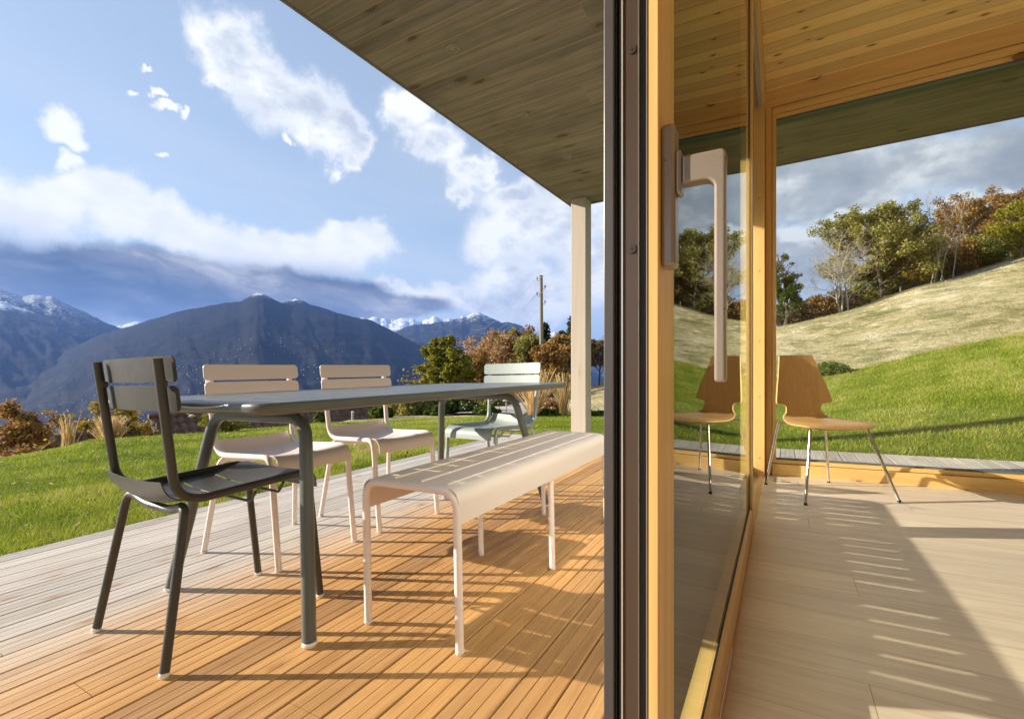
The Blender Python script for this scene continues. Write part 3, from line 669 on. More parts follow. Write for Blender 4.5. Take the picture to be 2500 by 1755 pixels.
# ---- dining table
def table():
    t = empty('garden_table', (-1.66, 1.80, gz(-1.66)), 0, 'long storm grey metal garden table with slotted top and splayed tube legs', 'table')
    put(t, -1.66, 1.80, 0)
    hx, hy, zt, rc = 0.50, 1.035, 0.752, 0.085
    def ring(hx, hy, rc, z, n=9):
        out = []
        for cx, cy, a0 in ((hx-rc, hy-rc, 0), (-hx+rc, hy-rc, 90), (-hx+rc, -hy+rc, 180), (hx-rc, -hy+rc, 270)):
            for k in range(n+1):
                a = R(a0 + 90*k/n); out.append(Vector((cx+rc*math.cos(a), cy+rc*math.sin(a), z)))
        return out
    # rim: flattened oval tube all round
    prof = [(-0.020, 0.0), (-0.010, -0.0005), (-0.004, -0.003), (-0.0008, -0.008), (0.0, -0.015), (-0.001, -0.022), (-0.005, -0.029), (-0.012, -0.0335), (-0.020, -0.035), (-0.026, -0.030), (-0.026, -0.004)]
    base = ring(hx, hy, rc, 0); n = len(base); vs = []
    for off, dz_ in prof:
        r_ = ring(hx+off, hy+off, max(rc+off, 0.02), zt+dz_)
        vs += r_
    m_ = len(prof); fs = [(i*n+k, i*n+(k+1) % n, ((i+1) % m_)*n+(k+1) % n, ((i+1) % m_)*n+k) for i in range(m_) for k in range(n)]
    m = MB(); m.add(vs, [f[::-1] for f in fs], True); m.build('rim', M['table'], t)
    # slotted top sheet: three rows of slots running across the table
    rows = [(-0.44, -0.17), (-0.085, 0.09), (0.17, 0.44)]
    ys = [-0.97+0.1075*k for k in range(19)]
    sw = 0.0135
    ysl = [y for y in ys if abs(y) < hy-0.06]
    Y = sorted(set([-hy+0.0215, hy-0.0215, -hy+0.06, hy-0.06] + [round(y+s*sw/2, 5) for y in ysl for s in (-1, 1)]))
    X = sorted(set([-hx+0.0215, hx-0.0215, -hx+0.06, hx-0.06] + [v for r_ in rows for v in r_]))
    bm = bmesh.new(); g = {}
    for i, y in enumerate(Y):
        for j, x in enumerate(X): g[i, j] = bm.verts.new((x, y, zt-0.0015))
    for i in range(len(Y)-1):
        for j in range(len(X)-1):
            ym, xm = (Y[i]+Y[i+1])/2, (X[j]+X[j+1])/2
            k_ = [q for q in range(len(ysl)) if abs(ysl[q]-ym) < sw/2]
            if k_ and any(a < xm < b for a, b in rows):
                outer = xm > 0.15 or xm < -0.15
                if not (outer and k_[0] in (5, 12)): continue
            if abs(ym) > hy-0.06 and abs(xm) > hx-0.06: continue
            bm.faces.new((g[i, j], g[i, j+1], g[i+1, j+1], g[i+1, j]))
    for sx in (-1, 1):      # corner pieces
        for sy in (-1, 1):
            cs = [(hx-0.06, hy-0.06), (hx-0.0215, hy-0.06)] + [(hx-rc+(rc-0.0215)*math.cos(R(a)), hy-rc+(rc-0.0215)*math.sin(R(a))) for a in (22, 45, 68)] + [(hx-0.06, hy-0.0215)]
            vv = [bm.verts.new((sx*x, sy*y, zt-0.0015)) for x, y in cs]; bm.faces.new(vv)
    bmesh.ops.recalc_face_normals(bm, faces=bm.faces)
    for f in bm.faces:
        if f.normal.z < 0: f.normal_flip()
    bmesh.ops.solidify(bm, geom=list(bm.faces), thickness=0.003)
    bm.verts.index_update(); m = MB(); m.add([v.co.copy() for v in bm.verts], [[v.index for v in f.verts] for f in bm.faces]); bm.free()
    m.build('top', M['table'], t)
    # underside rails
    m = MB()
    for x in (-0.12, 0.12): m.box(x-0.012, x+0.012, -0.98, 0.98, zt-0.034, zt-0.006)
    for y in (-0.425, 0.325): m.box(-0.47, 0.47, y-0.012, y+0.012, zt-0.030, zt-0.0062)
    m.build('underside_rail', M['table'], t)
    for (yf, yt) in ((-0.842, -0.735), (0.837, 0.715)):
        pts = fillet([(-0.408, yf, 0.014), (-0.285, yt, 0.678), (0.262, yt, 0.678), (0.405, yf, 0.014)], 0.10, 10)
        m = MB(); m.tube(pts, 0.0215, 22); m.build('leg_frame', M['table'], t)
        for x in (-0.4105, 0.408):
            foot_cap((x, yf, 0.0), (-0.1 if x > 0 else 0.1, 0, 1), 0.0218, t, M['cap'])
        for x in (-0.20, 0.18): m = MB(); m.box(x-0.017, x+0.017, yt-0.012, yt+0.012, 0.695, zt-0.006); m.build('bracket', M['table'], t)
table()

# ---- bench
def bench():
    t = empty('garden_bench', (0, 0, 0), 0, 'long pale pink metal bench with six tube legs on the house side of the table', 'bench')
    put(t, -1.006, 1.805, 0)
    H_ = 0.484
    sec = fillet([(-0.186, 0, 0.014), (-0.186, 0, H_-0.0125), (0.186, 0, H_-0.0125), (0.186, 0, 0.014)], 0.062, 9)
    sec = [Vector((p.x, 0, p.z - (0.010*(1-(p.x/0.12)**2) if abs(p.x) < 0.12 else 0))) for p in sec]
    for y, nm in ((-0.668, 1), (0.0, 0), (0.670, 1)):
        r_ = 0.0125
        pts = [Vector((p.x, y, p.z - (0.0 if nm else 0.016 if p.z > 0.36 else 0))) for p in sec] if nm else None
        if nm:
            m = MB(); m.tube(pts, r_, 18); m.build('end_frame', M['pink'], t)
        else:
            for sx in (-1, 1):
                m = MB(); m.tube([(sx*0.177, y, 0.014), (sx*0.177, y, 0.452)], r_*0.98, 18); m.build('leg', M['pink'], t)
        for sx in (-1, 1): foot_cap((sx*(0.186 if nm else 0.177), y, 0), (0, 0, 1), 0.0128, t, M['cap'])
    # seat sheet: flat, sagging slightly, turned down on both long sides
    zf = H_ - 0.002
    pr = fillet([(-0.196, 0, zf-0.105), (-0.196, 0, zf), (0.196, 0, zf), (0.196, 0, zf-0.105)], 0.064, 10)
    pr = [(p.x, p.z - (0.010*(1-(p.x/0.13)**2) if abs(p.x) < 0.13 else 0)) for p in pr]
    slit = (-0.085, 0.026, 0.130); sw = 0.0065
    fine = []
    for a, b in zip(pr[:-1], pr[1:]):
        n_ = max(1, int(math.hypot(b[0]-a[0], b[1]-a[1])/0.02))
        for k in range(n_): fine.append((a[0]+(b[0]-a[0])*k/n_, a[1]+(b[1]-a[1])*k/n_))
    fine.append(pr[-1])
    # insert exact slit edges
    def zat(x):
        for a, b in zip(pr[:-1], pr[1:]):
            if a[0] <= x <= b[0] and b[0] > a[0]: return a[1]+(b[1]-a[1])*(x-a[0])/(b[0]-a[0])
        return zf
    ex = [(c+s*sw/2, zat(c+s*sw/2)) for c in slit for s in (-1, 1)]
    tops = [p for p in fine if abs(p[0]) < 0.16 and all(abs(p[0]-c) > sw for c in slit)] + ex
    tops.sort(); fine = [p for p in fine if p[0] <= -0.16] + tops + [p for p in fine if p[0] >= 0.16]
    Yb = [-0.672, -0.64] + [round(v, 4) for v in np.linspace(-0.60, 0.60, 13)] + [0.64, 0.674]
    bm = bmesh.new(); g = [[bm.verts.new((x, y, z)) for y in Yb] for x, z in fine]
    for i in range(len(fine)-1):
        xm = (fine[i][0]+fine[i+1][0])/2
        is_slit = any(abs(xm-c) < sw/2 for c in slit) and fine[i][1] > 0.44
        for j in range(len(Yb)-1):
            if is_slit and -0.64 < (Yb[j]+Yb[j+1])/2 < 0.64: continue
            bm.faces.new((g[i][j], g[i+1][j], g[i+1][j+1], g[i][j+1]))
    bmesh.ops.recalc_face_normals(bm, faces=bm.faces); bmesh.ops.solidify(bm, geom=list(bm.faces), thickness=0.003)
    bm.verts.index_update(); m = MB(); m.add([v.co.copy() for v in bm.verts], [[v.index for v in f.verts] for f in bm.faces], True); bm.free()
    so = m.build('seat', M['pink'], t)
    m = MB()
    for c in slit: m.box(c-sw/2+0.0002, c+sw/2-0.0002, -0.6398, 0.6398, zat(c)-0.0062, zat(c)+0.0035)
    m.build('painted_slit_light', M['pink_lit'], t)  # added strips; their paler pink paints in the bright lines along the slits
bench()

# ---- moulded wooden chair in the room
def wooden_chair():
    t = empty('wooden_chair', (0, 0, 0), 0, 'maple plywood chair with waisted back on four chromed legs by the corner', 'chair')
    f = Vector((0.52, -0.85)).normalized()
    put(t, 0.235, 3.688, math.atan2(f.y, f.x) - PI/2)
    # shell: centre line (y forward, z up) with half width, swept in one surface
    st = [(-0.255, 0.905, 0.108), (-0.252, 0.898, 0.119), (-0.240, 0.85, 0.130), (-0.222, 0.77, 0.150), (-0.205, 0.69, 0.172), (-0.193, 0.62, 0.188), (-0.188, 0.585, 0.194), (-0.186, 0.575, 0.190),
          (-0.1855, 0.571, 0.158), (-0.185, 0.567, 0.140), (-0.184, 0.560, 0.128), (-0.183, 0.548, 0.120), (-0.182, 0.535, 0.118), (-0.180, 0.520, 0.121), (-0.175, 0.503, 0.130), (-0.166, 0.488, 0.142), (-0.150, 0.476, 0.156), (-0.125, 0.468, 0.168),
          (-0.09, 0.465, 0.184), (-0.04, 0.464, 0.204), (0.02, 0.465, 0.222), (0.08, 0.468, 0.232), (0.13, 0.469, 0.232), (0.17, 0.465, 0.222), (0.195, 0.458, 0.205), (0.212, 0.448, 0.175), (0.220, 0.440, 0.13), (0.222, 0.438, 0.07)]
    bm = bmesh.new(); rows = []; nx = 17
    for y, z, w in st:
        row = []
        for k in range(nx):
            u = -1 + 2*k/(nx-1); x = u*w
            back = z > 0.50
            dy_ = 0.030*(x/0.2)**2 if back else 0.0
            dz_ = 0.0 if back else 0.010*(x/0.2)**2 - (0.020*(abs(x)/0.23)**4)
            row.append(bm.verts.new((x, y+dy_, z+dz_)))
        rows.append(row)
    for a, b in zip(rows[:-1], rows[1:]):
        for k in range(nx-1): bm.faces.new((a[k], a[k+1], b[k+1], b[k]))
    bmesh.ops.recalc_face_normals(bm, faces=bm.faces); bmesh.ops.solidify(bm, geom=list(bm.faces), thickness=0.011)
    bm.verts.index_update(); m = MB(); m.add([v.co.copy() for v in bm.verts], [[v.index for v in f_.verts] for f_ in bm.faces], True); bm.free()
    o = m.build('shell', M['veneer'], t)
    r_ = 0.0088
    A, B = (-0.225, -0.25), (-0.26, 0.245)
    for sx in (-1, 1):      # rear leg, side rail and front leg bent from one tube
        pts = fillet([(sx*0.225, -0.262, 0.012), (sx*0.165, -0.195, 0.448), (sx*0.175, 0.155, 0.446), (sx*0.285, 0.255, 0.012)], [0.035, 0.035], 8)
        m = MB(); m.tube(pts, r_, 14); m.build('leg_pair', M['chrome'], t)
        for px_, py_ in ((sx*0.2258, -0.2632), (sx*0.2865, 0.2565)):
            m = MB(); m.lathe([(0.0, 0.0), (0.0095, 0.0), (0.0105, 0.004), (0.0095, 0.013), (0.0, 0.014)], (px_, py_, 0), 14); m.build('rubber_foot', M['black'], t)
    m = MB(); m.tube([(-0.166, -0.16, 0.4465), (0.166, -0.16, 0.4465)], r_, 12); m.tube([(-0.172, 0.12, 0.4465), (0.172, 0.12, 0.4465)], r_, 12); m.build('cross_bar', M['chrome'], t)
wooden_chair()

# ---------------------------------------------------------------- terrain
def tone_mat(name, stops, rough=0.7, trans=0.35, attr='tone', spec=0.2, noise_sc=0.0):
    m, N = new_mat(name)
    a = N.node('ShaderNodeAttribute', {'attribute_name': attr}).outputs['Fac']
    c = N.ramp(a, stops)
    b = N.node('ShaderNodeBsdfPrincipled', {}, Base_Color=c, Roughness=rough); b.inputs['Specular IOR Level'].default_value = spec
    if trans > 0:
        t = N.node('ShaderNodeBsdfTranslucent', {}, Color=c); mx = N.n.new('ShaderNodeMixShader'); mx.inputs[0].default_value = trans
        N.l.new(b.outputs[0], mx.inputs[1]); N.l.new(t.outputs[0], mx.inputs[2]); finish(N, mx.outputs[0])
    else: finish(N, b.outputs[0])
    return m
COL = [  # sight line (column of the picture) -> ground profile (depth, height)
 (-600, [(1.2, -.2), (2.3, -.12), (4, -.22), (6.5, -.42), (9, -2.0), (15, -5), (30, -12), (60, -25)]),
 (0,    [(2.1, -.2), (2.26, -.095), (4, -.17), (5.0, -.235), (5.94, -.337), (7.6, -1.0), (12, -3.5), (25, -10), (60, -25)]),
 (218,  [(2.4, -.2), (2.54, -.095), (5, -.19), (6.4, -.25), (7.5, -.349), (9.5, -1.2), (14, -3.8), (25, -9), (60, -25)]),
 (500,  [(2.9, -.2), (3.05, -.095), (5, -.17), (7.2, -.26), (8.53, -.37), (10.6, -1.2), (15, -3.8), (25, -9), (60, -25)]),
 (774,  [(3.65, -.2), (3.8, -.095), (6, -.2), (8.6, -.29), (10.6, -.413), (13, -1.2), (18, -3.6), (30, -9), (60, -24)]),
 (850,  [(3.95, -.2), (4.05, -.095), (6, -.2), (9, -.34), (12, -.507), (14.5, -1.1), (20, -3), (30, -7), (60, -22)]),
 (950,  [(4.4, -.2), (4.5, -.095), (7, -.26), (10, -.42), (13.5, -.587), (16, -1.0), (21, -2.3), (30, -5.5), (60, -18)]),
 (1050, [(4.9, -.2), (5.05, -.095), (7, -.24), (10, -.42), (14, -.60), (17, -.9), (22, -1.8), (32, -4.2), (60, -14)]),
 (1200, [(5.1, -.2), (5.3, -.08), (8, -.30), (11, -.46), (14, -.59), (18, -.75), (24, -1.5), (34, -3.6), (60, -10)]),
 (1290, [(5.0, -.2), (5.2, -.08), (8, -.30), (11, -.46), (14, -.60), (20, -.76), (26, -1.1), (36, -3.2), (60, -8)]),
 (1379, [(5.0, -.2), (5.2, -.07), (8, -.30), (11, -.46), (13.6, -.597), (18, -.62), (25, -.71), (32, -1.6), (60, -6)]),
 (1475, [(4.95, -.2), (5.15, -.06), (8, -.28), (11, -.45), (14, -.60), (18, -.45), (24, -.22), (28, -.146), (34, -.7), (60, -5)]),
 (1650, [(4.9, -.2), (5.05, -.05), (9, -.14), (14, -.10), (22, .55), (30, 1.15), (37, 1.1), (60, -2)]),
 (1900, [(4.75, -.2), (4.88, -.035), (9, .03), (14, .50), (22, 1.85), (30, 3.27), (36, 3.5), (60, 1)]),
 (2007, [(4.65, -.2), (4.78, -.02), (9, .10), (14, .49), (22, 2.15), (31, 4.08), (37, 4.4), (60, 2.5)]),
 (2246, [(4.3, -.2), (4.5, -.01), (9, .45), (14, 1.15), (22, 3.35), (34, 6.6), (41, 7.4), (60, 7)]),
 (2500, [(4.0, -.2), (4.2, .02), (9, .80), (14, 1.78), (22, 4.5), (36, 9.4), (44, 12.0), (60, 15)]),
 (3200, [(3.3, -.2), (3.5, .05), (7, .9), (12, 2.2), (20, 4.8), (32, 9), (50, 12), (60, 13)]),
]
def _mk():
    rows = []
    for px, pr in COL:
        a = (px-1250)/1161; k = math.sqrt(1+a*a); rows.append((math.degrees(math.atan(a))-math.degrees(TH), [(t*k, z) for t, z in pr]))
    rows.append((70, [(8.6, -.2), (9.2, .1), (15, 2.0), (30, 6), (60, 13)]))
    rows.append((120, [(9.5, -.2), (10, 0), (18, 1.6), (35, 5), (60, 9)]))
    rows.append((180, [(5.6, -.2), (6, -.1), (15, -.3), (35, -1), (60, -3)]))
    lo = [(4.0, -.2), (4.2, -.12), (6, -.3), (8, -.6), (14, -3.5), (30, -12), (60, -25)]
    rows = [(-180, rows[-1][1]), (-125, lo)] + rows
    R_ = np.concatenate([np.linspace(0, 12, 241)[:-1], np.linspace(12, 60, 161)])
    A_ = np.array([r[0] for r in rows]); Z_ = []
    for _, pr in rows:
        rr = np.array([p[0] for p in pr]); zz = np.array([p[1] for p in pr])
        # monotone cubic (Fritsch-Carlson)
        h = np.diff(rr); dlt = np.diff(zz)/h; mm = np.zeros(len(rr)); mm[1:-1] = np.where(dlt[:-1]*dlt[1:] > 0, 2*dlt[:-1]*dlt[1:]/(dlt[:-1]+dlt[1:]+1e-12), 0)
        mm[-1] = dlt[-1]
        q = np.clip(R_, rr[0], rr[-1]); i = np.clip(np.searchsorted(rr, q)-1, 0, len(h)-1); t = (q-rr[i])/h[i]
        z = (2*t**3-3*t**2+1)*zz[i]+(t**3-2*t**2+t)*h[i]*mm[i]+(-2*t**3+3*t**2)*zz[i+1]+(t**3-t**2)*h[i]*mm[i+1]
        Z_.append(np.where(R_ < rr[0], -.2, z))
    return A_, R_, np.array(Z_)
TA, TR, TZ = _mk()
def hfun(x, y):
    """ground height, arrays"""
    x = np.asarray(x, float); y = np.asarray(y, float)
    az = np.degrees(np.arctan2(x, y)); r = np.hypot(x, y)
    j = np.clip(np.searchsorted(TA, az)-1, 0, len(TA)-2); u = np.clip((az-TA[j])/(TA[j+1]-TA[j]), 0, 1)
    ri = np.clip(r, 0, 59.999); i = np.clip(np.searchsorted(TR, ri, side='right')-1, 0, len(TR)-2); v = (ri-TR[i])/(TR[i+1]-TR[i])
    z = (TZ[j, i]*(1-v)+TZ[j, i+1]*v)*(1-u)+(TZ[j+1, i]*(1-v)+TZ[j+1, i+1]*v)*u
    far = np.clip(r-60, 0, None)
    z = z - 700*(1-np.exp(-far*0.0009)) - np.minimum(far, 200)*0.12
    amp = np.clip((r-13)/20, 0, 1)*0.10
    z = z + amp*(np.sin(x*0.9+np.sin(y*0.7)*1.3)*np.cos(y*0.8+0.5)) 
    return z
def hz(x, y): return float(hfun(np.array([x]), np.array([y]))[0])

azs = np.concatenate([np.arange(-180, -82, 3.0), np.arange(-82, 20, 0.2), np.arange(20, 180.01, 3.0)])
rr = [2.0]
while rr[-1] < 60: rr.append(rr[-1] + max(0.06, rr[-1]*0.012))
while rr[-1] < 45000: rr.append(rr[-1]*1.10)
rr = np.array(rr); AZ, RR = np.meshgrid(np.radians(azs), rr, indexing='ij')
gx, gy = RR*np.sin(AZ), RR*np.cos(AZ); gzz = hfun(gx, gy)
na, nr_ = AZ.shape
idx = np.arange(na*nr_).reshape(na, nr_)
quads = np.stack([idx[:-1, :-1], idx[:-1, 1:], idx[1:, 1:], idx[1:, :-1]], -1).reshape(-1)
depth = -gx*math.sin(TH)+gy*math.cos(TH)
def dryness(x, y):
    d_ = -x*math.sin(TH)+y*math.cos(TH); r = np.hypot(x, y); az = np.degrees(np.arctan2(x, y))
    b = np.interp(az, [-80, -55, -40, -25, 18, 40], [8.2, 9.3, 12.5, 14.3, 14.3, 12])
    dd = np.where(np.abs(az) > 80, r, d_)
    return np.clip((dd-b)/0.8+0.5, 0, 1)
m, N = new_mat('ground')
P = N.node('ShaderNodeNewGeometry').outputs['Position']
a_ = N.node('ShaderNodeAttribute', {'attribute_name': 'dry'}).outputs['Fac']
a_ = N.smooth(N.math('ADD', a_, N.math('MULTIPLY', N.math('SUBTRACT', N.noise(P, 1.3, 4, 0.6), 0.5), 0.5)), 0.35, 0.65)
n1 = N.noise(P, 0.55, 4, 0.6); n2 = N.noise(P, 9.0, 5, 0.7); n3 = N.noise(P, 60.0, 3, 0.7)
g = N.ramp(N.math('ADD', N.math('MULTIPLY', n2, 0.6), N.math('MULTIPLY', n1, 0.4)), [(0.30, (0.075, 0.125, 0.010)), (0.5, (0.150, 0.200, 0.014)), (0.68, (0.25, 0.275, 0.030))])
g = N.mix(N.smooth(n3, 0.45, 0.7), g, (0.035, 0.070, 0.008))
strk = N.math('ADD', N.math('MULTIPLY', N.noise(N.vmath('MULTIPLY', P, (1.0, 1.0, 3.0)), 1.7, 7, 0.75, 0.8), 0.65), N.math('MULTIPLY', N.noise(P, 0.22, 5, 0.6), 0.35))
dcol = N.ramp(strk, [(0.38, (0.15, 0.145, 0.05)), (0.46, (0.36, 0.31, 0.14)), (0.53, (0.58, 0.49, 0.29)), (0.61, (0.76, 0.69, 0.53))])
dcol = N.mix(N.math('MULTIPLY', N.smooth(n1, 0.50, 0.66), 0.75), dcol, (0.14, 0.165, 0.045))
c = N.mix(a_, g, dcol)
far = N.smooth(N.vmath('LENGTH', P, out=1), 60, 300)
c = N.mix(far, c, (0.035, 0.045, 0.02))
b = N.node('ShaderNodeBsdfPrincipled', {}, Base_Color=c, Roughness=0.9); b.inputs['Specular IOR Level'].default_value = 0.1
N.l.new(bump(N, N.math('ADD', n3, N.math('MULTIPLY', strk, 1.5)), 0.8, 0.05), b.inputs['Normal']); finish(N, b.outputs[0])
o = fast_mesh('ground', np.stack([gx, gy, gzz], -1).reshape(-1, 3), quads[::1].reshape(-1, 4)[:, ::-1].reshape(-1), 4, m, smooth=True, attr={'dry': dryness(gx, gy).reshape(-1)})
tag(o, kind='structure')

# ---------------------------------------------------------------- grass blades
def blades(name, mat, pts, h, w, lean, tone, seed=1, bias=(0, 0)):
    rs = np.random.RandomState(seed); n = len(pts); ang = rs.uniform(0, 2*PI, n)
    dirx, diry = np.cos(ang), np.sin(ang); la = rs.uniform(0, 2*PI, n); ln = lean*rs.uniform(0.2, 1, n)*h
    a = pts.copy(); a[:, 0] -= dirx*w/2; a[:, 1] -= diry*w/2; b = pts.copy(); b[:, 0] += dirx*w/2; b[:, 1] += diry*w/2
    a[:, 2] -= 0.004; b[:, 2] -= 0.004
    c = pts.copy(); c[:, 0] += np.cos(la)*ln + bias[0]*h; c[:, 1] += np.sin(la)*ln + bias[1]*h; c[:, 2] += h*np.sqrt(np.clip(1-(lean*0.6)**2, 0.1, 1))
    V = np.stack([a, b, c], 1).reshape(-1, 3); F = np.arange(3*n)
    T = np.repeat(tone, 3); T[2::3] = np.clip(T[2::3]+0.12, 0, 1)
    return fast_mesh(name, V, F, 3, mat, attr={'tone': T})
def lowfreq(x, y, s, seed=0):
    rs = np.random.RandomState(seed); v = 0
    for k in range(5):
        a, p, f = rs.uniform(0, 2*PI), rs.uniform(0, 6), s*rs.uniform(0.6, 2.2); v = v + np.sin((x*math.cos(a)+y*math.sin(a))*f+p)
    return v/5
M['grass'] = tone_mat('lawn_grass', [(0.0, (0.055, 0.110, 0.006)), (0.35, (0.165, 0.235, 0.010)), (0.65, (0.30, 0.355, 0.022)), (0.86, (0.44, 0.44, 0.06)), (1.0, (0.52, 0.46, 0.18))], 0.55, 0.40, spec=0.35)
M['dry_grass'] = tone_mat('dry_grass', [(0.0, (0.12, 0.14, 0.035)), (0.3, (0.30, 0.255, 0.11)), (0.6, (0.54, 0.455, 0.26)), (1.0, (0.74, 0.67, 0.48))], 0.7, 0.25)
rs = np.random.RandomState(5)
def sample(n, px0, px1, t0, t1, pw=1.0):
    px = rs.uniform(px0, px1, n); a = (px-1250)/1161; t = t0+(t1-t0)*rs.uniform(0, 1, n)**pw
    s_, c_ = math.sin(TH), math.cos(TH); return t*(-s_+a*c_), t*(c_+a*s_), t
def lawn():
    X, Y, T = [], [], []
    for n, px0, px1, t0, t1, pw in ((330000, -60, 1500, 2.1, 15, 1.25), (150000, 1640, 2560, 4.2, 16, 1.0)):
        x, y, t = sample(n, px0, px1, t0, t1, pw); X.append(x); Y.append(y); T.append(t)
    # lawn seen only in the door's reflection
    x, y, t = sample(30000, 2560, 3300, 3.5, 14, 1.0); X.append(x); Y.append(y); T.append(t)
    x, y, t = map(np.concatenate, (X, Y, T))
    ok = ~((x > -3.23) & (y < 5.55)) & (dryness(x, y) < rs.uniform(0.35, 0.8, len(x)))
    x, y, t = x[ok], y[ok], t[ok]; z = hfun(x, y); n = len(x)
    lf = lowfreq(x, y, 1.1, 3)*0.26 + lowfreq(x, y, 5.0, 4)*0.26 + lowfreq(x, y, 14.0, 5)*0.16 + np.where(x > 0, 0.05+0.12*np.clip((y-8)/5, -0.6, 1), 0)
    tone = np.clip(0.48 + lf + rs.normal(0, 0.20, n), 0, 1)
    edge = np.clip(1-np.abs(x+3.23)/0.12, 0, 1)*(y < 5.5)
    h = (0.026 + 0.014*rs.uniform(0, 1, n) + 0.012*np.clip(lf*4, -1, 1) + 0.030*edge)*(1+0.035*t)
    w = 0.0034*(t/3.0)**0.8
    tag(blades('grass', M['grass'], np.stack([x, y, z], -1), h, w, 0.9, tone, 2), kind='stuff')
lawn()
def meadow():
    X, Y, T = [], [], []
    for n, px0, px1, t0, t1 in ((110000, 1620, 2600, 13.5, 38), (22000, 1340, 1500, 13.8, 30), (16000, 2600, 3300, 12, 30)):
        x, y, t = sample(n, px0, px1, t0, t1, 1.2); X.append(x); Y.append(y); T.append(t)
    x, y, t = map(np.concatenate, (X, Y, T)); ok = dryness(x, y) > 0.55; x, y, t = x[ok], y[ok], t[ok]
    z = hfun(x, y); n = len(x); lf = lowfreq(x, y, 0.5, 8)*0.22 + lowfreq(x, y, 2.5, 9)*0.20
    tone = np.clip(0.60+lf*1.4+rs.normal(0, 0.18, n), 0, 1)
    h = 0.05+0.09*rs.uniform(0, 1, n)**1.5; w = 0.010*(t/14)**0.7
    tag(blades('meadow_grass', M['dry_grass'], np.stack([x, y, z], -1), h, w, 1.3, tone, 6, bias=(-0.5, -0.3)), kind='stuff')
meadow()
def litter():
    rs2 = np.random.RandomState(77); px = np.concatenate([rs2.uniform(-20, 1450, 520), rs2.uniform(1900, 2500, 160)]); t = np.concatenate([rs2.uniform(2.4, 12, 520), rs2.uniform(5, 14, 160)])
    a = (px-1250)/1161; s_, c_ = math.sin(TH), math.cos(TH); x, y = t*(-s_+a*c_), t*(c_+a*s_)
    ok = ~((x > -3.26) & (y < 5.58)) & (dryness(x, y) < 0.4); x, y = x[ok], y[ok]; z = hfun(x, y)+0.035; n = len(x)
    an = rs2.uniform(0, 2*PI, n); s = rs2.uniform(0.010, 0.022, n); u = np.stack([np.cos(an)*s, np.sin(an)*s, rs2.normal(0, 0.35, n)*s], -1); v = np.stack([-np.sin(an)*s*0.6, np.cos(an)*s*0.6, rs2.normal(0, 0.35, n)*s], -1)
    p = np.stack([x, y, z], -1); V = np.stack([p-u, p+v, p+u, p-v], 1).reshape(-1, 3)
    tag(fast_mesh('fallen_leaves', V, np.arange(4*n), 4, tone_mat('fallen_leaf', [(0, (0.20, 0.09, 0.03)), (0.5, (0.48, 0.30, 0.08)), (1, (0.70, 0.62, 0.45))]), attr={'tone': np.repeat(rs2.uniform(0, 1, n), 4)}), kind='stuff')
litter()

# gravel path bending away beside the lawn
def path():
    ctr = [at(1180, 1013, 14.0), at(1215, 1002, 16.5), at(1262, 985, 20.5), at(1330, 968, 25.0), at(1400, 957, 28.5), at(1450, 948, 33)]
    hw = [1.15, 1.1, 1.0, 1.0, 1.0, 1.0]; pts = []
    for i in range(len(ctr)-1):
        for k in range(10):
            t = k/10; pts.append((ctr[i].xy.lerp(ctr[i+1].xy, t), hw[i]*(1-t)+hw[i+1]*t))
    vs = []; n = 9
    for i, (p, w) in enumerate(pts):
        q = pts[min(i+1, len(pts)-1)][0]-pts[max(i-1, 0)][0]; q.normalize(); nn = Vector((-q.y, q.x))
        for k in range(n):
            u = -1+2*k/(n-1); x, y = p.x+nn.x*w*u, p.y+nn.y*w*u; vs.append((x, y, hz(x, y)+0.075-0.05*u**6))
    mb = MB(); mb.add(vs, [(i*n+k, i*n+k+1, (i+1)*n+k+1, (i+1)*n+k) for i in range(len(pts)-1) for k in range(n-1)], True)
    tag(mb.build('path', paint('gravel', (0.42, 0.38, 0.34), 0.9, speck=0.4, scale=30)), kind='structure')
path()

# ---------------------------------------------------------------- mountains across the valley
def interp_ridge(pts, n):
    xs = np.array([p[0] for p in pts], float); ys = np.array([p[1] for p in pts], float); X = np.linspace(xs[0], xs[-1], n); return X, np.interp(X, xs, ys)
def vnoise(x, y, seed):
    """value noise on arrays"""
    rs_ = np.random.RandomState(seed); T_ = rs_.uniform(-1, 1, (256, 256)); xi = np.floor(x).astype(int); yi = np.floor(y).astype(int); fx, fy = x-xi, y-yi
    fx = fx*fx*(3-2*fx); fy = fy*fy*(3-2*fy); a = T_[xi % 256, yi % 256]; b_ = T_[(xi+1) % 256, yi % 256]; c_ = T_[xi % 256, (yi+1) % 256]; d_ = T_[(xi+1) % 256, (yi+1) % 256]
    return (a*(1-fx)+b_*fx)*(1-fy)+(c_*(1-fx)+d_*fx)*fy
def fbm(x, y, seed, oct=6, ridged=False):
    v = 0; a = 1.0; s = 0
    for k in range(oct):
        q = vnoise(x*2**k+k*17.3, y*2**k+k*5.1, seed+k); q = (1-np.abs(q)*2) if ridged else q
        v = v+a*q; s += a; a *= 0.52
    return v/s
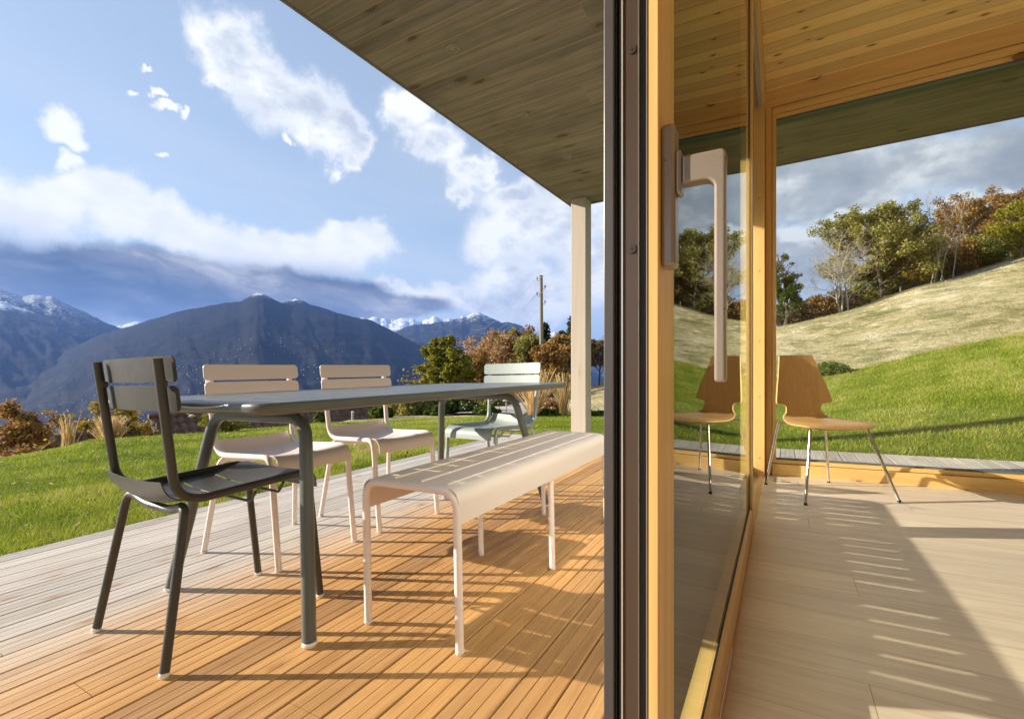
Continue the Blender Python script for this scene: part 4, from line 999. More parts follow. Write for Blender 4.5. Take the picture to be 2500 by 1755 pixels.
def mountain(name, ridge, D, foot_t, foot_z, relief, mat, seed, n=420, m_=90, jag=3.0, gully=6.0, noise_px=90.0, power=0.85):
    PX, PY = interp_ridge(ridge, n)
    PY = PY + jag*0.8*fbm(PX/14.0, PX*0, seed+50, 5)
    ZC = CAM_H + D*(897-PY)/1161
    S = np.linspace(0, 1, m_); V = np.zeros((n, m_+12, 3)); s_, c_ = math.sin(TH), math.cos(TH)
    for i in range(n):
        a = (PX[i]-1250)/1161
        sh = S**power
        t = foot_t+(D-foot_t)*S
        z = foot_z+(ZC[i]-foot_z)*sh
        fade = np.sin(PI*np.clip(S, 0, 1))**0.6
        wq = 0.35*fbm(np.full(m_, PX[i])/(noise_px*1.7)+3.1, S*gully*0.6, seed+77, 3)
        nz = fbm(np.full(m_, PX[i])/noise_px+S*gully*0.35+wq, S*gully+wq, seed, 6, True)
        z = z+relief*(nz-0.15)*fade*(1-S**6)
        V[i, :m_, 0] = t*(-s_+a*c_); V[i, :m_, 1] = t*(c_+a*s_); V[i, :m_, 2] = z
        for k in range(12):      # far side
            q = (k+1)/12; tt = D+(D*0.25)*q; V[i, m_+k] = (tt*(-s_+a*c_), tt*(c_+a*s_), ZC[i]-(ZC[i]-foot_z)*q**1.1)
    mm = m_+12; idx = np.arange(n*mm).reshape(n, mm)
    F = np.stack([idx[:-1, :-1], idx[1:, :-1], idx[1:, 1:], idx[:-1, 1:]], -1).reshape(-1)
    o = fast_mesh(name, V.reshape(-1, 3), F, 4, mat, smooth=True); tag(o, kind='structure'); return V[:, :m_]
def mount_mat(name, snow0, snow1, dark, mid, warm, snowcol=(0.80, 0.84, 0.90), sc=0.0012):
    m, N = new_mat(name); G = N.node('ShaderNodeNewGeometry'); P = G.outputs['Position']; S = N.sep(P)
    Pl = N.vmath('MULTIPLY', P, (1, 1, 2.2))
    n1 = N.noise(Pl, sc, 6, 0.65, 0.4); n2 = N.noise(Pl, sc*9, 5, 0.7); n3 = N.noise(P, sc*0.6, 3, 0.5)
    n5 = N.noise(Pl, sc*32, 4, 0.7)
    c = N.mix(N.math('MULTIPLY', N.smooth(N.math('ADD', N.math('MULTIPLY', n2, 0.55), N.math('MULTIPLY', n5, 0.45)), 0.40, 0.62), N.smooth(n1, 0.30, 0.62)), dark, mid)
    lowz = N.smooth(S[2], 420, -150)
    c = N.mix(N.math('MULTIPLY', N.math('MULTIPLY', N.smooth(n1, 0.47, 0.66), 0.8), N.math('MULTIPLY_ADD', lowz, 0.75, 0.25)), c, warm)
    fld = N.node('ShaderNodeTexVoronoi', {}, Vector=N.vmath('MULTIPLY', P, (1, 1, 3.5)), Scale=sc*7); fc = N.sep(fld.outputs['Color'])[0]
    c = N.mix(N.math('MULTIPLY', N.math('MULTIPLY', N.math('GREATER_THAN', fc, 0.86), lowz), 0.55), c, tuple(min(1, x*2.6) for x in mid))
    sl = N.sep(G.outputs['Normal'])[2]
    h = N.math('ADD', S[2], N.math('ADD', N.math('MULTIPLY', N.math('SUBTRACT', n1, 0.5), (snow1-snow0)*1.8), N.math('MULTIPLY', N.math('SUBTRACT', n2, 0.5), (snow1-snow0)*3.0)))
    sn = N.smooth(h, snow0, snow1)
    sn = N.math('MULTIPLY', sn, N.smooth(N.noise(N.vmath('MULTIPLY', P, (1, 1, 0.35)), sc*14, 5, 0.75), 0.34, 0.56))
    c = N.mix(sn, c, snowcol)
    b = N.node('ShaderNodeBsdfPrincipled', {}, Base_Color=c, Roughness=0.95); b.inputs['Specular IOR Level'].default_value = 0.05
    N.l.new(bump(N, N.math('ADD', n2, N.math('MULTIPLY', n1, 2.0)), 0.35, 1.0/sc*0.008), b.inputs['Normal']); finish(N, b.outputs[0]); return m
DK, MD, WM = (0.0015, 0.003, 0.004), (0.010, 0.0135, 0.0165), (0.032, 0.022, 0.016)  # very dark slope colours: cloud shadow is put into the colour
mA = mount_mat('forest_slope', 895, 1010, DK, MD, WM)
mB = mount_mat('snowy_slope', 850, 1500, DK, (0.013, 0.013, 0.012), (0.028, 0.020, 0.015), snowcol=(0.42, 0.44, 0.48))
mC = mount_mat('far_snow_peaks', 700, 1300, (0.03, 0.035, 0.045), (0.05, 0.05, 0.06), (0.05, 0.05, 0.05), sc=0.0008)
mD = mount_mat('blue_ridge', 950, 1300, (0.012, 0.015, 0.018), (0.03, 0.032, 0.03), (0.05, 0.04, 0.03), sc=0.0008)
FL = -700
VM = mountain('mountain', [(-900, 1010), (-300, 985), (0, 935), (100, 885), (200, 838), (259, 812), (305, 800), (357, 783), (403, 770), (450, 757), (500, 748), (559, 738), (588, 736), (605, 726), (626, 716), (643, 718), (661, 727), (684, 738), (760, 752), (801, 758), (859, 773), (903, 781), (935, 796), (961, 810), (990, 825), (1034, 848), (1100, 880), (1200, 925), (1400, 1000)],
              6200, 2300, FL, 55, mA, 3, 620, 130, jag=2.2, gully=5)
mountain('mountain_crest', [(640, 760), (684, 741), (700, 735), (722, 730.5), (740, 734), (757, 743), (801, 755), (824, 765), (870, 775), (900, 785)], 7400, 6300, 300, 60, mount_mat('crest_snow', 1010, 1090, DK, MD, WM), 9, 160, 40, jag=1.5)
mountain('snowy_mountain', [(-900, 720), (-400, 700), (-100, 690), (0, 704), (20, 711), (45, 722), (60, 723), (85, 721), (127, 724), (160, 742), (185, 752), (215, 765), (235, 777), (255, 786), (290, 800), (340, 828), (420, 860)],
         9800, 5200, FL, 420, mB, 21, 420, 110, jag=4)
mountain('near_left_slope', [(-900, 760), (-400, 750), (0, 735), (60, 755), (125, 772), (200, 800), (262, 835), (340, 880), (500, 930)], 8200, 3800, FL, 90, mA, 31, 260, 90, jag=2)
mountain('far_peaks', [(-200, 790), (270, 800), (300, 792), (312, 788), (330, 786), (350, 788), (420, 800), (800, 800), (880, 778), (905, 775), (920, 774), (945, 778), (965, 783), (990, 775), (1015, 780), (1030, 786), (1042, 780), (1055, 771), (1063, 776), (1080, 781), (1100, 780), (1130, 790), (1290, 812), (1330, 820), (1345, 813), (1356, 811), (1370, 822), (1400, 835), (1475, 850), (1600, 860)],
         17500, 13000, -200, 350, mC, 41, 700, 60, jag=7, gully=4)
mountain('blue_mountain', [(820, 895), (900, 860), (960, 812), (985, 800), (1010, 792), (1050, 790), (1100, 783), (1120, 776), (1128, 770), (1140, 773), (1155, 765), (1172, 764), (1190, 773), (1205, 779), (1218, 783), (1226, 789), (1240, 786), (1255, 789), (1275, 797), (1285, 806), (1310, 832), (1360, 870), (1500, 930)],
         10500, 6500, FL, 360, mD, 61, 420, 90, jag=3)

# hamlets scattered over the far slope
def villages():
    mb = MB(); rs_ = np.random.RandomState(4); nA, nS = VM.shape[:2]
    cl = [(0.36, 0.33, 46), (0.43, 0.40, 46), (0.50, 0.30, 40), (0.56, 0.42, 50), (0.60, 0.34, 44), (0.66, 0.50, 34), (0.72, 0.46, 26), (0.40, 0.22, 36), (0.47, 0.18, 30), (0.54, 0.52, 16), (0.63, 0.22, 40), (0.70, 0.28, 40), (0.76, 0.36, 30)]
    for u, v, n in cl:
        for _ in range(n):
            i = int(np.clip((u+rs_.normal(0, 0.04))*nA, 2, nA-3)); j = int(np.clip((v+rs_.normal(0, 0.045))*nS, 2, nS-3))
            f = rs_.uniform(0, 1); p = VM[i, j]*(1-f)+VM[i+1, j]*f; s = rs_.uniform(2.5, 4.5); x, y, z = p
            mb.box(x-s, x+s, y-s*0.7, y+s*0.7, z-4, z+s*0.75)
            mb.add([(x-s*1.1, y-s*0.8, z+s*0.75), (x+s*1.1, y-s*0.8, z+s*0.75), (x+s*1.1, y+s*0.8, z+s*0.75), (x-s*1.1, y+s*0.8, z+s*0.75), (x-s*1.1, y, z+s*1.3), (x+s*1.1, y, z+s*1.3)], [(0, 1, 5, 4), (2, 3, 4, 5), (0, 4, 3), (1, 2, 5)])
    o = mb.build('distant_village', paint('limewash', (0.22, 0.21, 0.20), 0.8)); tag(o, 'scattered pale houses of hamlets across the far dark mountain slope', 'village', kind='stuff')
villages()

# ---------------------------------------------------------------- vegetation
M['bark'] = paint('bark', (0.10, 0.075, 0.055), 0.9, speck=0.4, scale=12)
M['bark_pale'] = paint('pale_bark', (0.36, 0.32, 0.26), 0.85, speck=0.4, scale=14)
LM = {
 'rust': tone_mat('rust_leaves', [(0, (0.09, 0.045, 0.015)), (0.45, (0.28, 0.155, 0.045)), (0.8, (0.43, 0.26, 0.075)), (1, (0.55, 0.38, 0.12))]),
 'pinkrust': tone_mat('russet_leaves', [(0, (0.16, 0.085, 0.045)), (0.5, (0.42, 0.26, 0.125)), (1, (0.60, 0.43, 0.22))]),
 'olive': tone_mat('olive_leaves', [(0, (0.065, 0.072, 0.018)), (0.45, (0.225, 0.225, 0.055)), (0.8, (0.37, 0.335, 0.085)), (1, (0.50, 0.41, 0.12))]),
 'green': tone_mat('green_leaves', [(0, (0.022, 0.042, 0.006)), (0.5, (0.075, 0.125, 0.014)), (1, (0.24, 0.27, 0.035))]),
 'yellow': tone_mat('yellow_leaves', [(0, (0.10, 0.075, 0.012)), (0.45, (0.27, 0.19, 0.022)), (1, (0.52, 0.38, 0.06))]),
 'lime': tone_mat('yellow_green_leaves', [(0, (0.06, 0.07, 0.008)), (0.5, (0.22, 0.215, 0.018)), (1, (0.46, 0.40, 0.05))]),
 'conifer': tone_mat('conifer_needles', [(0, (0.010, 0.020, 0.008)), (0.5, (0.028, 0.048, 0.016)), (1, (0.075, 0.095, 0.030))], trans=0.1),
 'brown': tone_mat('dry_brown_leaves', [(0, (0.06, 0.04, 0.022)), (0.5, (0.14, 0.095, 0.05)), (1, (0.26, 0.18, 0.09))]),
 'shrub': tone_mat('shrub_leaves', [(0, (0.03, 0.05, 0.008)), (0.5, (0.09, 0.13, 0.02)), (1, (0.20, 0.24, 0.05))]),
}
def leaf_mesh(name, centres, n_per, spread, size, mat, parent, seed, flat=0.75, tone_base=0.5, vr=0.18, aspect=1.5, drift=(0, 0, 0)):
    rs_ = np.random.RandomState(seed); Cn = np.asarray(centres, float); k = len(Cn)
    if k == 0: return
    c = np.repeat(Cn, n_per, 0); n = len(c)
    cl = np.repeat(rs_.normal(0, vr*0.9, k), n_per)
    off = rs_.normal(0, 1, (n, 3)); off /= np.linalg.norm(off, axis=1)[:, None]; off *= (rs_.uniform(0, 1, n)**0.45)[:, None]*spread; off[:, 2] *= flat
    off += np.array(drift)*rs_.uniform(0, 1, n)[:, None]
    p = c+off
    a = rs_.normal(0, 1, (n, 3)); a /= np.linalg.norm(a, axis=1)[:, None]; b = np.cross(a, rs_.normal(0, 1, (n, 3))); b /= np.linalg.norm(b, axis=1)[:, None]
    s = size*rs_.uniform(0.6, 1.3, n)[:, None]
    v0 = p-a*s*aspect/2; v1 = p+b*s/2; v2 = p+a*s*aspect/2; v3 = p-b*s/2
    V = np.stack([v0, v1, v2, v3], 1).reshape(-1, 3)
    T = np.clip(tone_base+cl+rs_.normal(0, vr, n), 0, 1)
    o = fast_mesh(name, V, np.arange(4*n), 4, mat, parent=parent, attr={'tone': np.repeat(T, 4)}); return o
def grow(mb, tips, p, d, L, r, lvl, rnd, par, seg=4):
    pts = [p.copy()]; rad = [r]; q = p.copy(); dd = d.copy()
    for k in range(seg):
        dd = (dd + Vector((rnd.gauss(0, par['wig']), rnd.gauss(0, par['wig']), rnd.gauss(0, par['wig'])+par['up'])) + Vector(par.get('wind', (0, 0, 0)))*(0.3+lvl)).normalized()
        q = q+dd*L/seg; pts.append(q.copy()); rad.append(r*(1-0.62*(k+1)/seg))
    mb.tube(pts, rad, 6 if lvl < 2 else 4 if lvl < 3 else 3, cap=False)
    if lvl >= par['lv']:
        tips.append(pts[-1]); tips.append(pts[len(pts)//2]); return
    if lvl >= 2: tips.append(pts[-1])
    nb = par['nb'][min(lvl, len(par['nb'])-1)]
    for k in range(nb):
        f = par['t0'] + (1-par['t0'])*(k+rnd.random()*0.8)/nb if lvl == 0 else rnd.uniform(0.25, 1.0)
        i = min(int(f*seg), seg-1); b0 = pts[i].lerp(pts[i+1], f*seg-i)
        ang = rnd.uniform(*par['ang']); az = rnd.uniform(0, 2*PI) if lvl else (k*2.4+rnd.uniform(-0.5, 0.5))
        base = (pts[i+1]-pts[i]).normalized(); s1 = base.orthogonal().normalized(); s2 = base.cross(s1)
        nd = base*math.cos(ang) + (s1*math.cos(az)+s2*math.sin(az))*math.sin(ang)
        sh = par['shape'](f) if lvl == 0 else rnd.uniform(0.55, 1.0)
        grow(mb, tips, b0, nd.normalized(), L*par['ratio'][min(lvl, len(par['ratio'])-1)]*sh, max(rad[i]*0.55, par['rmin']), lvl+1, rnd, par, seg)
def broadleaf(px, py_base, py_top, t, leaf, lab, seed, wide=1.0, fine=True, cat='tree', group=None, leaves=26, size=0.13, spread=0.55, lv=3, trunks=1, bark='bark', t0=0.22, tb=0.5, wind=(0, 0, 0), tint=0.18, name='tree', z0=None, fol=True, up=0.03, ang=(0.5, 1.15), droop=(0, 0, 0), nb=(9, 5, 3), trunk_r=None, rmin=0.008):
    if fol and leaves > 8: leaves = int(leaves*0.85); size *= 0.70; spread *= 0.66; nb = tuple(int(round(v*1.3)) for v in nb)
    base = at(px, py_base, t); top = at(px, py_top, t); z = hz(base.x, base.y)-0.1 if z0 is None else z0
    H_ = top.z-z; rnd = random.Random(seed); root = empty(name, (base.x, base.y, z), 0, lab, cat, group)
    tips = []; mb = MB()
    par = dict(wig=0.10, up=up, lv=lv, nb=nb, ang=ang, ratio=(0.55*wide, 0.55, 0.5), t0=t0, shape=lambda f: max(0.35, math.sin(PI*min(1, (f*0.78+0.18)))**0.7), rmin=rmin, wind=wind)
    for k in range(trunks):
        d_ = Vector((rnd.gauss(0, 0.05)+(0 if trunks == 1 else 0.16*math.cos(k*2.2+seed)), rnd.gauss(0, 0.05)+(0 if trunks == 1 else 0.16*math.sin(k*2.2+seed)), 1)).normalized()
        grow(mb, tips, Vector((0.12*k*math.cos(k*2), 0.12*k*math.sin(k*2), 0)), d_, H_*0.86*(1 if k == 0 else rnd.uniform(0.75, 0.95)), trunk_r or H_*0.020, 0, rnd, par)
    if fol and leaves > 8:      # holes in the crown
        sd3 = seed*1.7; tips = [p for p in tips if math.sin(p.x*2.1*5/H_*1.3+sd3)*math.cos(p.y*2.3*5/H_+sd3*2)+math.sin(p.z*2.4*5/H_+p.x*1.1+sd3) > -0.55] or tips
    zt = max(p.z for p in tips); f = (H_-spread*0.4)/zt
    if abs(f-1) > 0.02:
        tips = [Vector((p.x, p.y, p.z*f)) for p in tips]; mb.v = [(v[0], v[1], v[2]*f) for v in mb.v]
    mb.build('trunk', M[bark], root)
    if fol: leaf_mesh('crown', tips, leaves, spread, size, LM[leaf], root, seed, tone_base=tb, vr=tint, drift=droop)
    return root
def conifer(px, py_base, py_top, t, lab, seed, wide=0.22, z0=None, leaf='conifer', dens=1.0, cat='conifer', group=None):
    base = at(px, py_base, t); top = at(px, py_top, t); z = hz(base.x, base.y)-0.1 if z0 is None else z0
    H_ = top.z-z; rnd = random.Random(seed); root = empty('conifer_tree', (base.x, base.y, z), 0, lab, cat, group)
    mb = MB(); mb.tube([(0, 0, 0), (0, 0, H_*0.5), (0, 0, H_)], [H_*0.018, H_*0.011, 0.01], 7, cap=False); pts = []
    for k in range(int(70*dens)):
        f = 0.10+0.89*(k/(70*dens)); L = H_*wide*(1-f)**0.8*rnd.uniform(0.65, 1.1)+0.06; a = k*2.4+rnd.uniform(-.4, .4); drop = -0.25*L
        p0 = Vector((0, 0, H_*f)); p1 = Vector((L*math.cos(a), L*math.sin(a), H_*f+drop)); mb.tube([p0, p0.lerp(p1, 0.5)+Vector((0, 0, 0.05*L)), p1], [0.02, 0.012, 0.004], 4, cap=False)
        for q in np.linspace(0.15, 1.0, max(3, int(L/0.16))): pts.append(p0.lerp(p1, q))
    mb.build('trunk', M['bark'], root); leaf_mesh('crown', pts, int(26), 0.19*H_/6+0.06, 0.085*H_/6+0.03, LM[leaf], root, seed, flat=0.5, vr=0.16, aspect=2.2); return root
def bush(px, py_base, py_top, wpx, t, leaf, lab, seed, n=60, leaves=40, size=0.07, cat='shrub', group=None, tb=0.5, z0=None, name='shrub', dens_spread=0.22, twigs=True, vr=0.18):
    base = at(px, py_base, t); z = hz(base.x, base.y)-0.05 if z0 is None else z0; H_ = max(0.15, at(px, py_top, t).z-z); wr = wpx/2/1161*t
    rnd = random.Random(seed); root = empty(name, (base.x, base.y, z), 0, lab, cat, group); mb = MB(); pts = []
    for k in range(n):
        a = rnd.uniform(0, 2*PI); rr_ = wr*rnd.uniform(0, 1)**0.6; hh = H_*(1-0.55*(rr_/wr)**2)*rnd.uniform(0.35, 1.0)
        p1 = Vector((rr_*math.cos(a), rr_*math.sin(a)*0.8, hh)); p0 = Vector((p1.x*0.25, p1.y*0.25, 0))
        if twigs: mb.tube([p0, p0.lerp(p1, 0.5)+Vector((0, 0, hh*0.12)), p1], [0.012, 0.008, 0.003], 4, cap=False)
        pts.append(p1); pts.append(p0.lerp(p1, 0.7))
    if twigs: mb.build('stem', M['bark'], root)
    leaf_mesh('foliage', pts, leaves, max(H_, wr)*dens_spread, size, LM[leaf], root, seed, tone_base=tb, vr=vr); return root

# ---- trees and shrubs beyond the lawn, left to right
GT = 'autumn trees beyond the lawn'
broadleaf(-8, 1150, 975, 19, 'rust', 'rust coloured oak at the left edge of the picture below the lawn', 101, wide=0.85, group=GT, leaves=34, size=0.14, spread=0.5, z0=-6.2, t0=0.35)
bush(40, 1120, 1085, 110, 15, 'rust', 'low rust brown bush in front of the oak at the left edge', 102, n=90, leaves=44, size=0.09, z0=-3.3)
bush(170, 1100, 1018, 120, 12.5, 'yellow', 'sparse yellow leaved bush behind the small thin grass tuft', 103, n=60, leaves=16, size=0.075, z0=-2.6, dens_spread=0.17)
broadleaf(262, 1100, 968, 13.5, 'yellow', 'small yellow leaved tree behind the dark chair back', 104, wide=0.62, group=GT, leaves=12, size=0.085, spread=0.28, z0=-3.2, t0=0.3, tb=0.55)
bush(312, 1085, 1005, 50, 23.0, 'yellow', 'yellow leaved bush left of the tiled roof', 105, n=60, leaves=14, size=0.10, z0=-4.2, dens_spread=0.17)
broadleaf(222, 1100, 1000, 17, 'brown', 'thin dark half bare tree behind the yellow bushes', 106, wide=0.6, group=GT, leaves=4, size=0.06, spread=0.3, z0=-3.6)
TM = [
 (1048, 1000, 826, 23, 'lime', 'yellow green tree leftmost of the group behind the table', 111, 0.40, 13, 0.12, 0.34),
 (1140, 1003, 818, 22, 'lime', 'bright green maple right of the dark conifer behind the table', 112, 0.42, 18, 0.12, 0.36),
 (1195, 1000, 797, 29, 'pinkrust', 'tall russet tree to the right of the bright green maple', 113, 0.95, 20, 0.15, 0.55),
 (1255, 1000, 800, 30, 'olive', 'olive brown tree between two russet crowns left of the pole', 114, 0.8, 22, 0.15, 0.5),
 (1300, 1000, 795, 29, 'rust', 'russet tree just left of the utility pole', 115, 0.8, 20, 0.14, 0.5),
 (1352, 1000, 838, 24, 'rust', 'dark russet tree between the utility pole and the roof post', 116, 0.75, 22, 0.15, 0.5),
 (1222, 1000, 806, 32, 'pinkrust', 'airy russet crown behind the green maple and the pale chair back', 119, 0.9, 18, 0.15, 0.5),
 (1278, 1000, 812, 27, 'olive', 'olive brown tree in front of the russet ones, left of the utility pole', 120, 0.8, 20, 0.15, 0.5),
 (1175, 1000, 850, 26, 'rust', 'lower rust tree filling the gap right of the green maple', 126, 0.8, 22, 0.14, 0.5),
 (1388, 1000, 815, 26, 'rust', 'brown tree partly hidden by the roof post', 117, 0.8, 26, 0.15, 0.5),
 (1462, 960, 824, 27, 'brown', 'half bare dark brown tree right of the roof post', 118, 0.7, 16, 0.13, 0.5),
]
for px, pb, pt_, t, lf, lab, sd_, wd, lv_, sz, sp in TM:
    broadleaf(px, pb, pt_, t, lf, lab, sd_, wide=wd, group=GT, leaves=lv_, size=sz, spread=sp, t0=0.25)
conifer(1082, 1000, 822, 22.5, 'slim dark conifer between the yellow green tree and the maple', 121, 0.20, leaf='olive')
conifer(1330, 1000, 788, 33, 'dark conifer immediately right of the utility pole', 122, 0.17)
conifer(1372, 1000, 806, 36, 'small dark conifer tip left of the roof post', 123, 0.2)
conifer(1400, 1000, 768, 32, 'tall dark conifer half hidden by the roof post', 124, 0.24)
GS = 'shrubs along the edge of the lawn'
bush(1010, 1000, 905, 120, 19, 'yellow', 'thin yellow leaved shrub left of the yellow green tree', 131, n=60, leaves=10, size=0.09, group=GS, dens_spread=0.2)
bush(1010, 1010, 955, 150, 15.2, 'olive', 'wide olive shrub under the table edge left of the table leg', 132, n=120, leaves=40, size=0.075, group=GS)
bush(1110, 1012, 950, 130, 15.6, 'shrub', 'green and brown shrub right of the far table leg', 133, n=100, leaves=38, size=0.07, group=GS)
bush(1175, 1006, 955, 110, 19, 'olive', 'olive brown shrub behind the path lamp', 134, n=80, leaves=36, size=0.09, group=GS)
bush(1215, 995, 945, 100, 25, 'rust', 'low russet thicket where the path disappears', 135, n=80, leaves=36, size=0.10, group=GS)
bush(1345, 992, 955, 90, 24, 'brown', 'brown thicket beside the path near the roof post', 136, n=80, leaves=34, size=0.10, group=GS)
bush(1340, 1012, 972, 60, 15, 'pinkrust', 'small reddish shrub between the two tall straw grasses', 137, n=60, leaves=30, size=0.055, group=GS)
bush(932, 1023, 988, 60, 13.2, 'green', 'dense green plant at the lawn edge right of the wooden stake', 138, n=60, leaves=46, size=0.05, group=GS, tb=0.4)
bush(782, 1032, 1000, 26, 10.4, 'shrub', 'small wild plant with pale seed heads beside the tiled roof', 139, n=40, leaves=20, size=0.035, group=GS)
bush(1190, 1016, 985, 70, 14.2, 'green', 'low green herbs in front of the path', 140, n=50, leaves=34, size=0.05, group=GS)
bush(1440, 1016, 1003, 90, 14.2, 'green', 'dark green weeds at the lawn edge right of the roof post', 141, n=50, leaves=34, size=0.045, group=GS, tb=0.3)
bush(1330, 1016, 1000, 80, 14.2, 'green', 'low green weeds at the foot of the utility pole', 142, n=50, leaves=30, size=0.045, group=GS, tb=0.4)
bush(1065, 1016, 990, 60, 14.1, 'green', 'low green weeds under the far end of the table', 143, n=50, leaves=34, size=0.05, group=GS, tb=0.45)

# ---- ornamental straw grasses
M['straw'] = tone_mat('straw_stalks', [(0, (0.26, 0.17, 0.06)), (0.5, (0.62, 0.42, 0.17)), (1, (0.85, 0.68, 0.38))], 0.6, 0.3)
def straw(px, pb, ptop, wpx, t, lab, seed, n=160, green=0.15, plumes=0.5):
    b = at(px, pb, t); z = hz(b.x, b.y)-0.03; H_ = at(px, ptop, t).z-z; wr = wpx/2/1161*t*1.15
    root = empty('ornamental_grass', (b.x, b.y, z), 0, lab, 'ornamental grass', 'straw coloured grasses at the lawn edge')
    rs_ = np.random.RandomState(seed); V = []; T = []; F = []; k0 = 0; PV = []
    for k in range(n):
        a = rs_.uniform(0, 2*PI); out = wr*rs_.uniform(0.1, 1.0); h = H_*rs_.uniform(0.45, 1.0) if k > n*0.1 else H_*rs_.uniform(0.9, 1.0); w = 0.0105*(t/12)*rs_.uniform(0.7, 1.3)
        ba = rs_.uniform(0, 2*PI); bx, by = 0.10*math.cos(ba)*rs_.uniform(0, 1), 0.10*math.sin(ba)*rs_.uniform(0, 1); ox, oy = math.cos(a)*out, math.sin(a)*out; sx, sy = -math.sin(a+1.0)*w, math.cos(a+1.0)*w; tn = np.clip(rs_.normal(0.55, 0.2), 0, 1)
        for q in (0, 0.33, 0.66, 1.0):
            e = q**1.05; ww = 1-0.55*q; x, y, zz = bx+ox*e, by+oy*e, h*(q-0.06*q**3*(out/wr)); V += [(x-sx*ww, y-sy*ww, zz), (x+sx*ww, y+sy*ww, zz)]; T += [tn, tn]
        for i in range(3): F += [k0+2*i, k0+2*i+1, k0+2*i+3, k0+2*i+2]
        k0 += 8
        if rs_.uniform() < plumes: PV.append((bx+ox*0.95, by+oy*0.95, h*0.93))
    fast_mesh('stalks', V, F, 4, M['straw'], parent=root, attr={'tone': T})
    LM['straw'] = M['straw']
    if PV: leaf_mesh('plumes', PV, 7, 0.06*t/14, 0.016*t/14, M['straw'], root, seed, flat=1.6, tone_base=0.7, aspect=3.0)
straw(168, 1094, 1008, 34, 7.3, 'short thin tuft of straw grass leftmost on the lawn edge', 151, n=70, plumes=0.15)
straw(268, 1082, 1012, 70, 8.1, 'bushy straw coloured grass seen behind the dark chair', 152, n=220)
straw(1303, 1020, 890, 120, 14.0, 'tall fan of straw grass right of the table end', 153, n=170, plumes=0.35)
straw(1375, 1020, 905, 60, 14.3, 'slimmer tall straw grass directly left of the roof post', 154, n=90, plumes=0.35)
straw(1300, 1018, 985, 40, 13.6, 'low orange tuft at the foot of the tall straw grass', 155, n=120, plumes=0.0)

# ---- rose bush with pale blossoms
def roses():
    b = at(545, 1062, 8.5); z = hz(b.x, b.y)-0.02; root = empty('rose_bush', (b.x, b.y, z), 0, 'rose bush with pale pink blossoms in front of the tiled roof', 'rose bush')
    tips = []; mb = MB(); rnd = random.Random(5)
    def loc(px, py): p = at(px, py, 8.5); return Vector((p.x-b.x, p.y-b.y, p.z-z))
    for px, py in ((493, 1016), (512, 1003), (530, 1010), (560, 1018), (580, 1026), (545, 1030), (510, 1030), (568, 1040), (525, 1035), (500, 1024), (590, 1038), (535, 1020)):
        p = loc(px, py); p.y += rnd.uniform(-.12, .12); mb.tube([Vector((p.x*0.15, p.y*0.15, 0)), Vector((p.x*0.55, p.y*0.5, p.z*0.6)), p], [0.006, 0.005, 0.003], 5, cap=False)
        tips += [p, Vector((p.x*0.7, p.y*0.7, p.z*0.72)), Vector((p.x*0.5, p.y*0.5, p.z*0.45))]
    mb.build('stem', M['bark'], root); leaf_mesh('foliage', tips, 30, 0.085, 0.034, LM['lime'], root, 4, tone_base=0.6)
    PM = paint('rose_petals', (0.80, 0.60, 0.52), 0.6, speck=0.1)
    for px, py, r_ in ((489, 1016, 0.060), (583, 1026, 0.064), (512, 1002, 0.036), (480, 1010, 0.02)):
        p = loc(px, py) - Vector((-0.10*math.sin(TH)*-1, 0.12, 0)); m_ = MB()
        for k in range(5):      # layered cup of petals
            q = 1-k*0.17
            for j in range(6):
                a = j*PI/3+k*0.5; c = Vector((math.cos(a), math.sin(a), 0)); s_ = Vector((-math.sin(a), math.cos(a), 0)); rr_ = r_*q
                m_.add([p+c*rr_*0.15, p+c*rr_*0.8-s_*rr_*0.5+Vector((0, 0, rr_*(0.1+k*0.12))), p+c*rr_*1.0+Vector((0, 0, rr_*(0.35+k*0.14))), p+c*rr_*0.8+s_*rr_*0.5+Vector((0, 0, rr_*(0.1+k*0.12)))], [(0, 1, 2, 3)])
        m_.lathe([(0, -r_*0.3), (r_*0.45, -r_*0.1), (r_*0.62, r_*0.3), (r_*0.4, r_*0.65), (0, r_*0.75)], p, 10)
        m_.build('blossom', PM, root)
roses()
def white_flowers():
    mb = MB(); rnd = random.Random(8); fl = MB()
    b = at(1165, 1013, 14.3); z = hz(b.x, b.y); root = empty('wild_flowers', (b.x, b.y, z), 0, 'loose stand of tall white wild flowers between table leg and path lamp', 'flowers')
    for k in range(26):
        px = rnd.uniform(1125, 1215); py = rnd.uniform(968, 998); p = at(px, py, 14.3); q = Vector((p.x-b.x, p.y-b.y+rnd.uniform(-.3, .3), p.z-z)); mb.tube([Vector((q.x, q.y, -0.1)), q], [0.006, 0.003], 4, cap=False)
        fl.lathe([(0, -0.015), (0.022, 0), (0.0, 0.02)], q, 6)
    mb.build('stem', LM['shrub'], root); fl.build('blossom', paint('white_petals', (0.8, 0.75, 0.74), 0.7), root)
white_flowers()

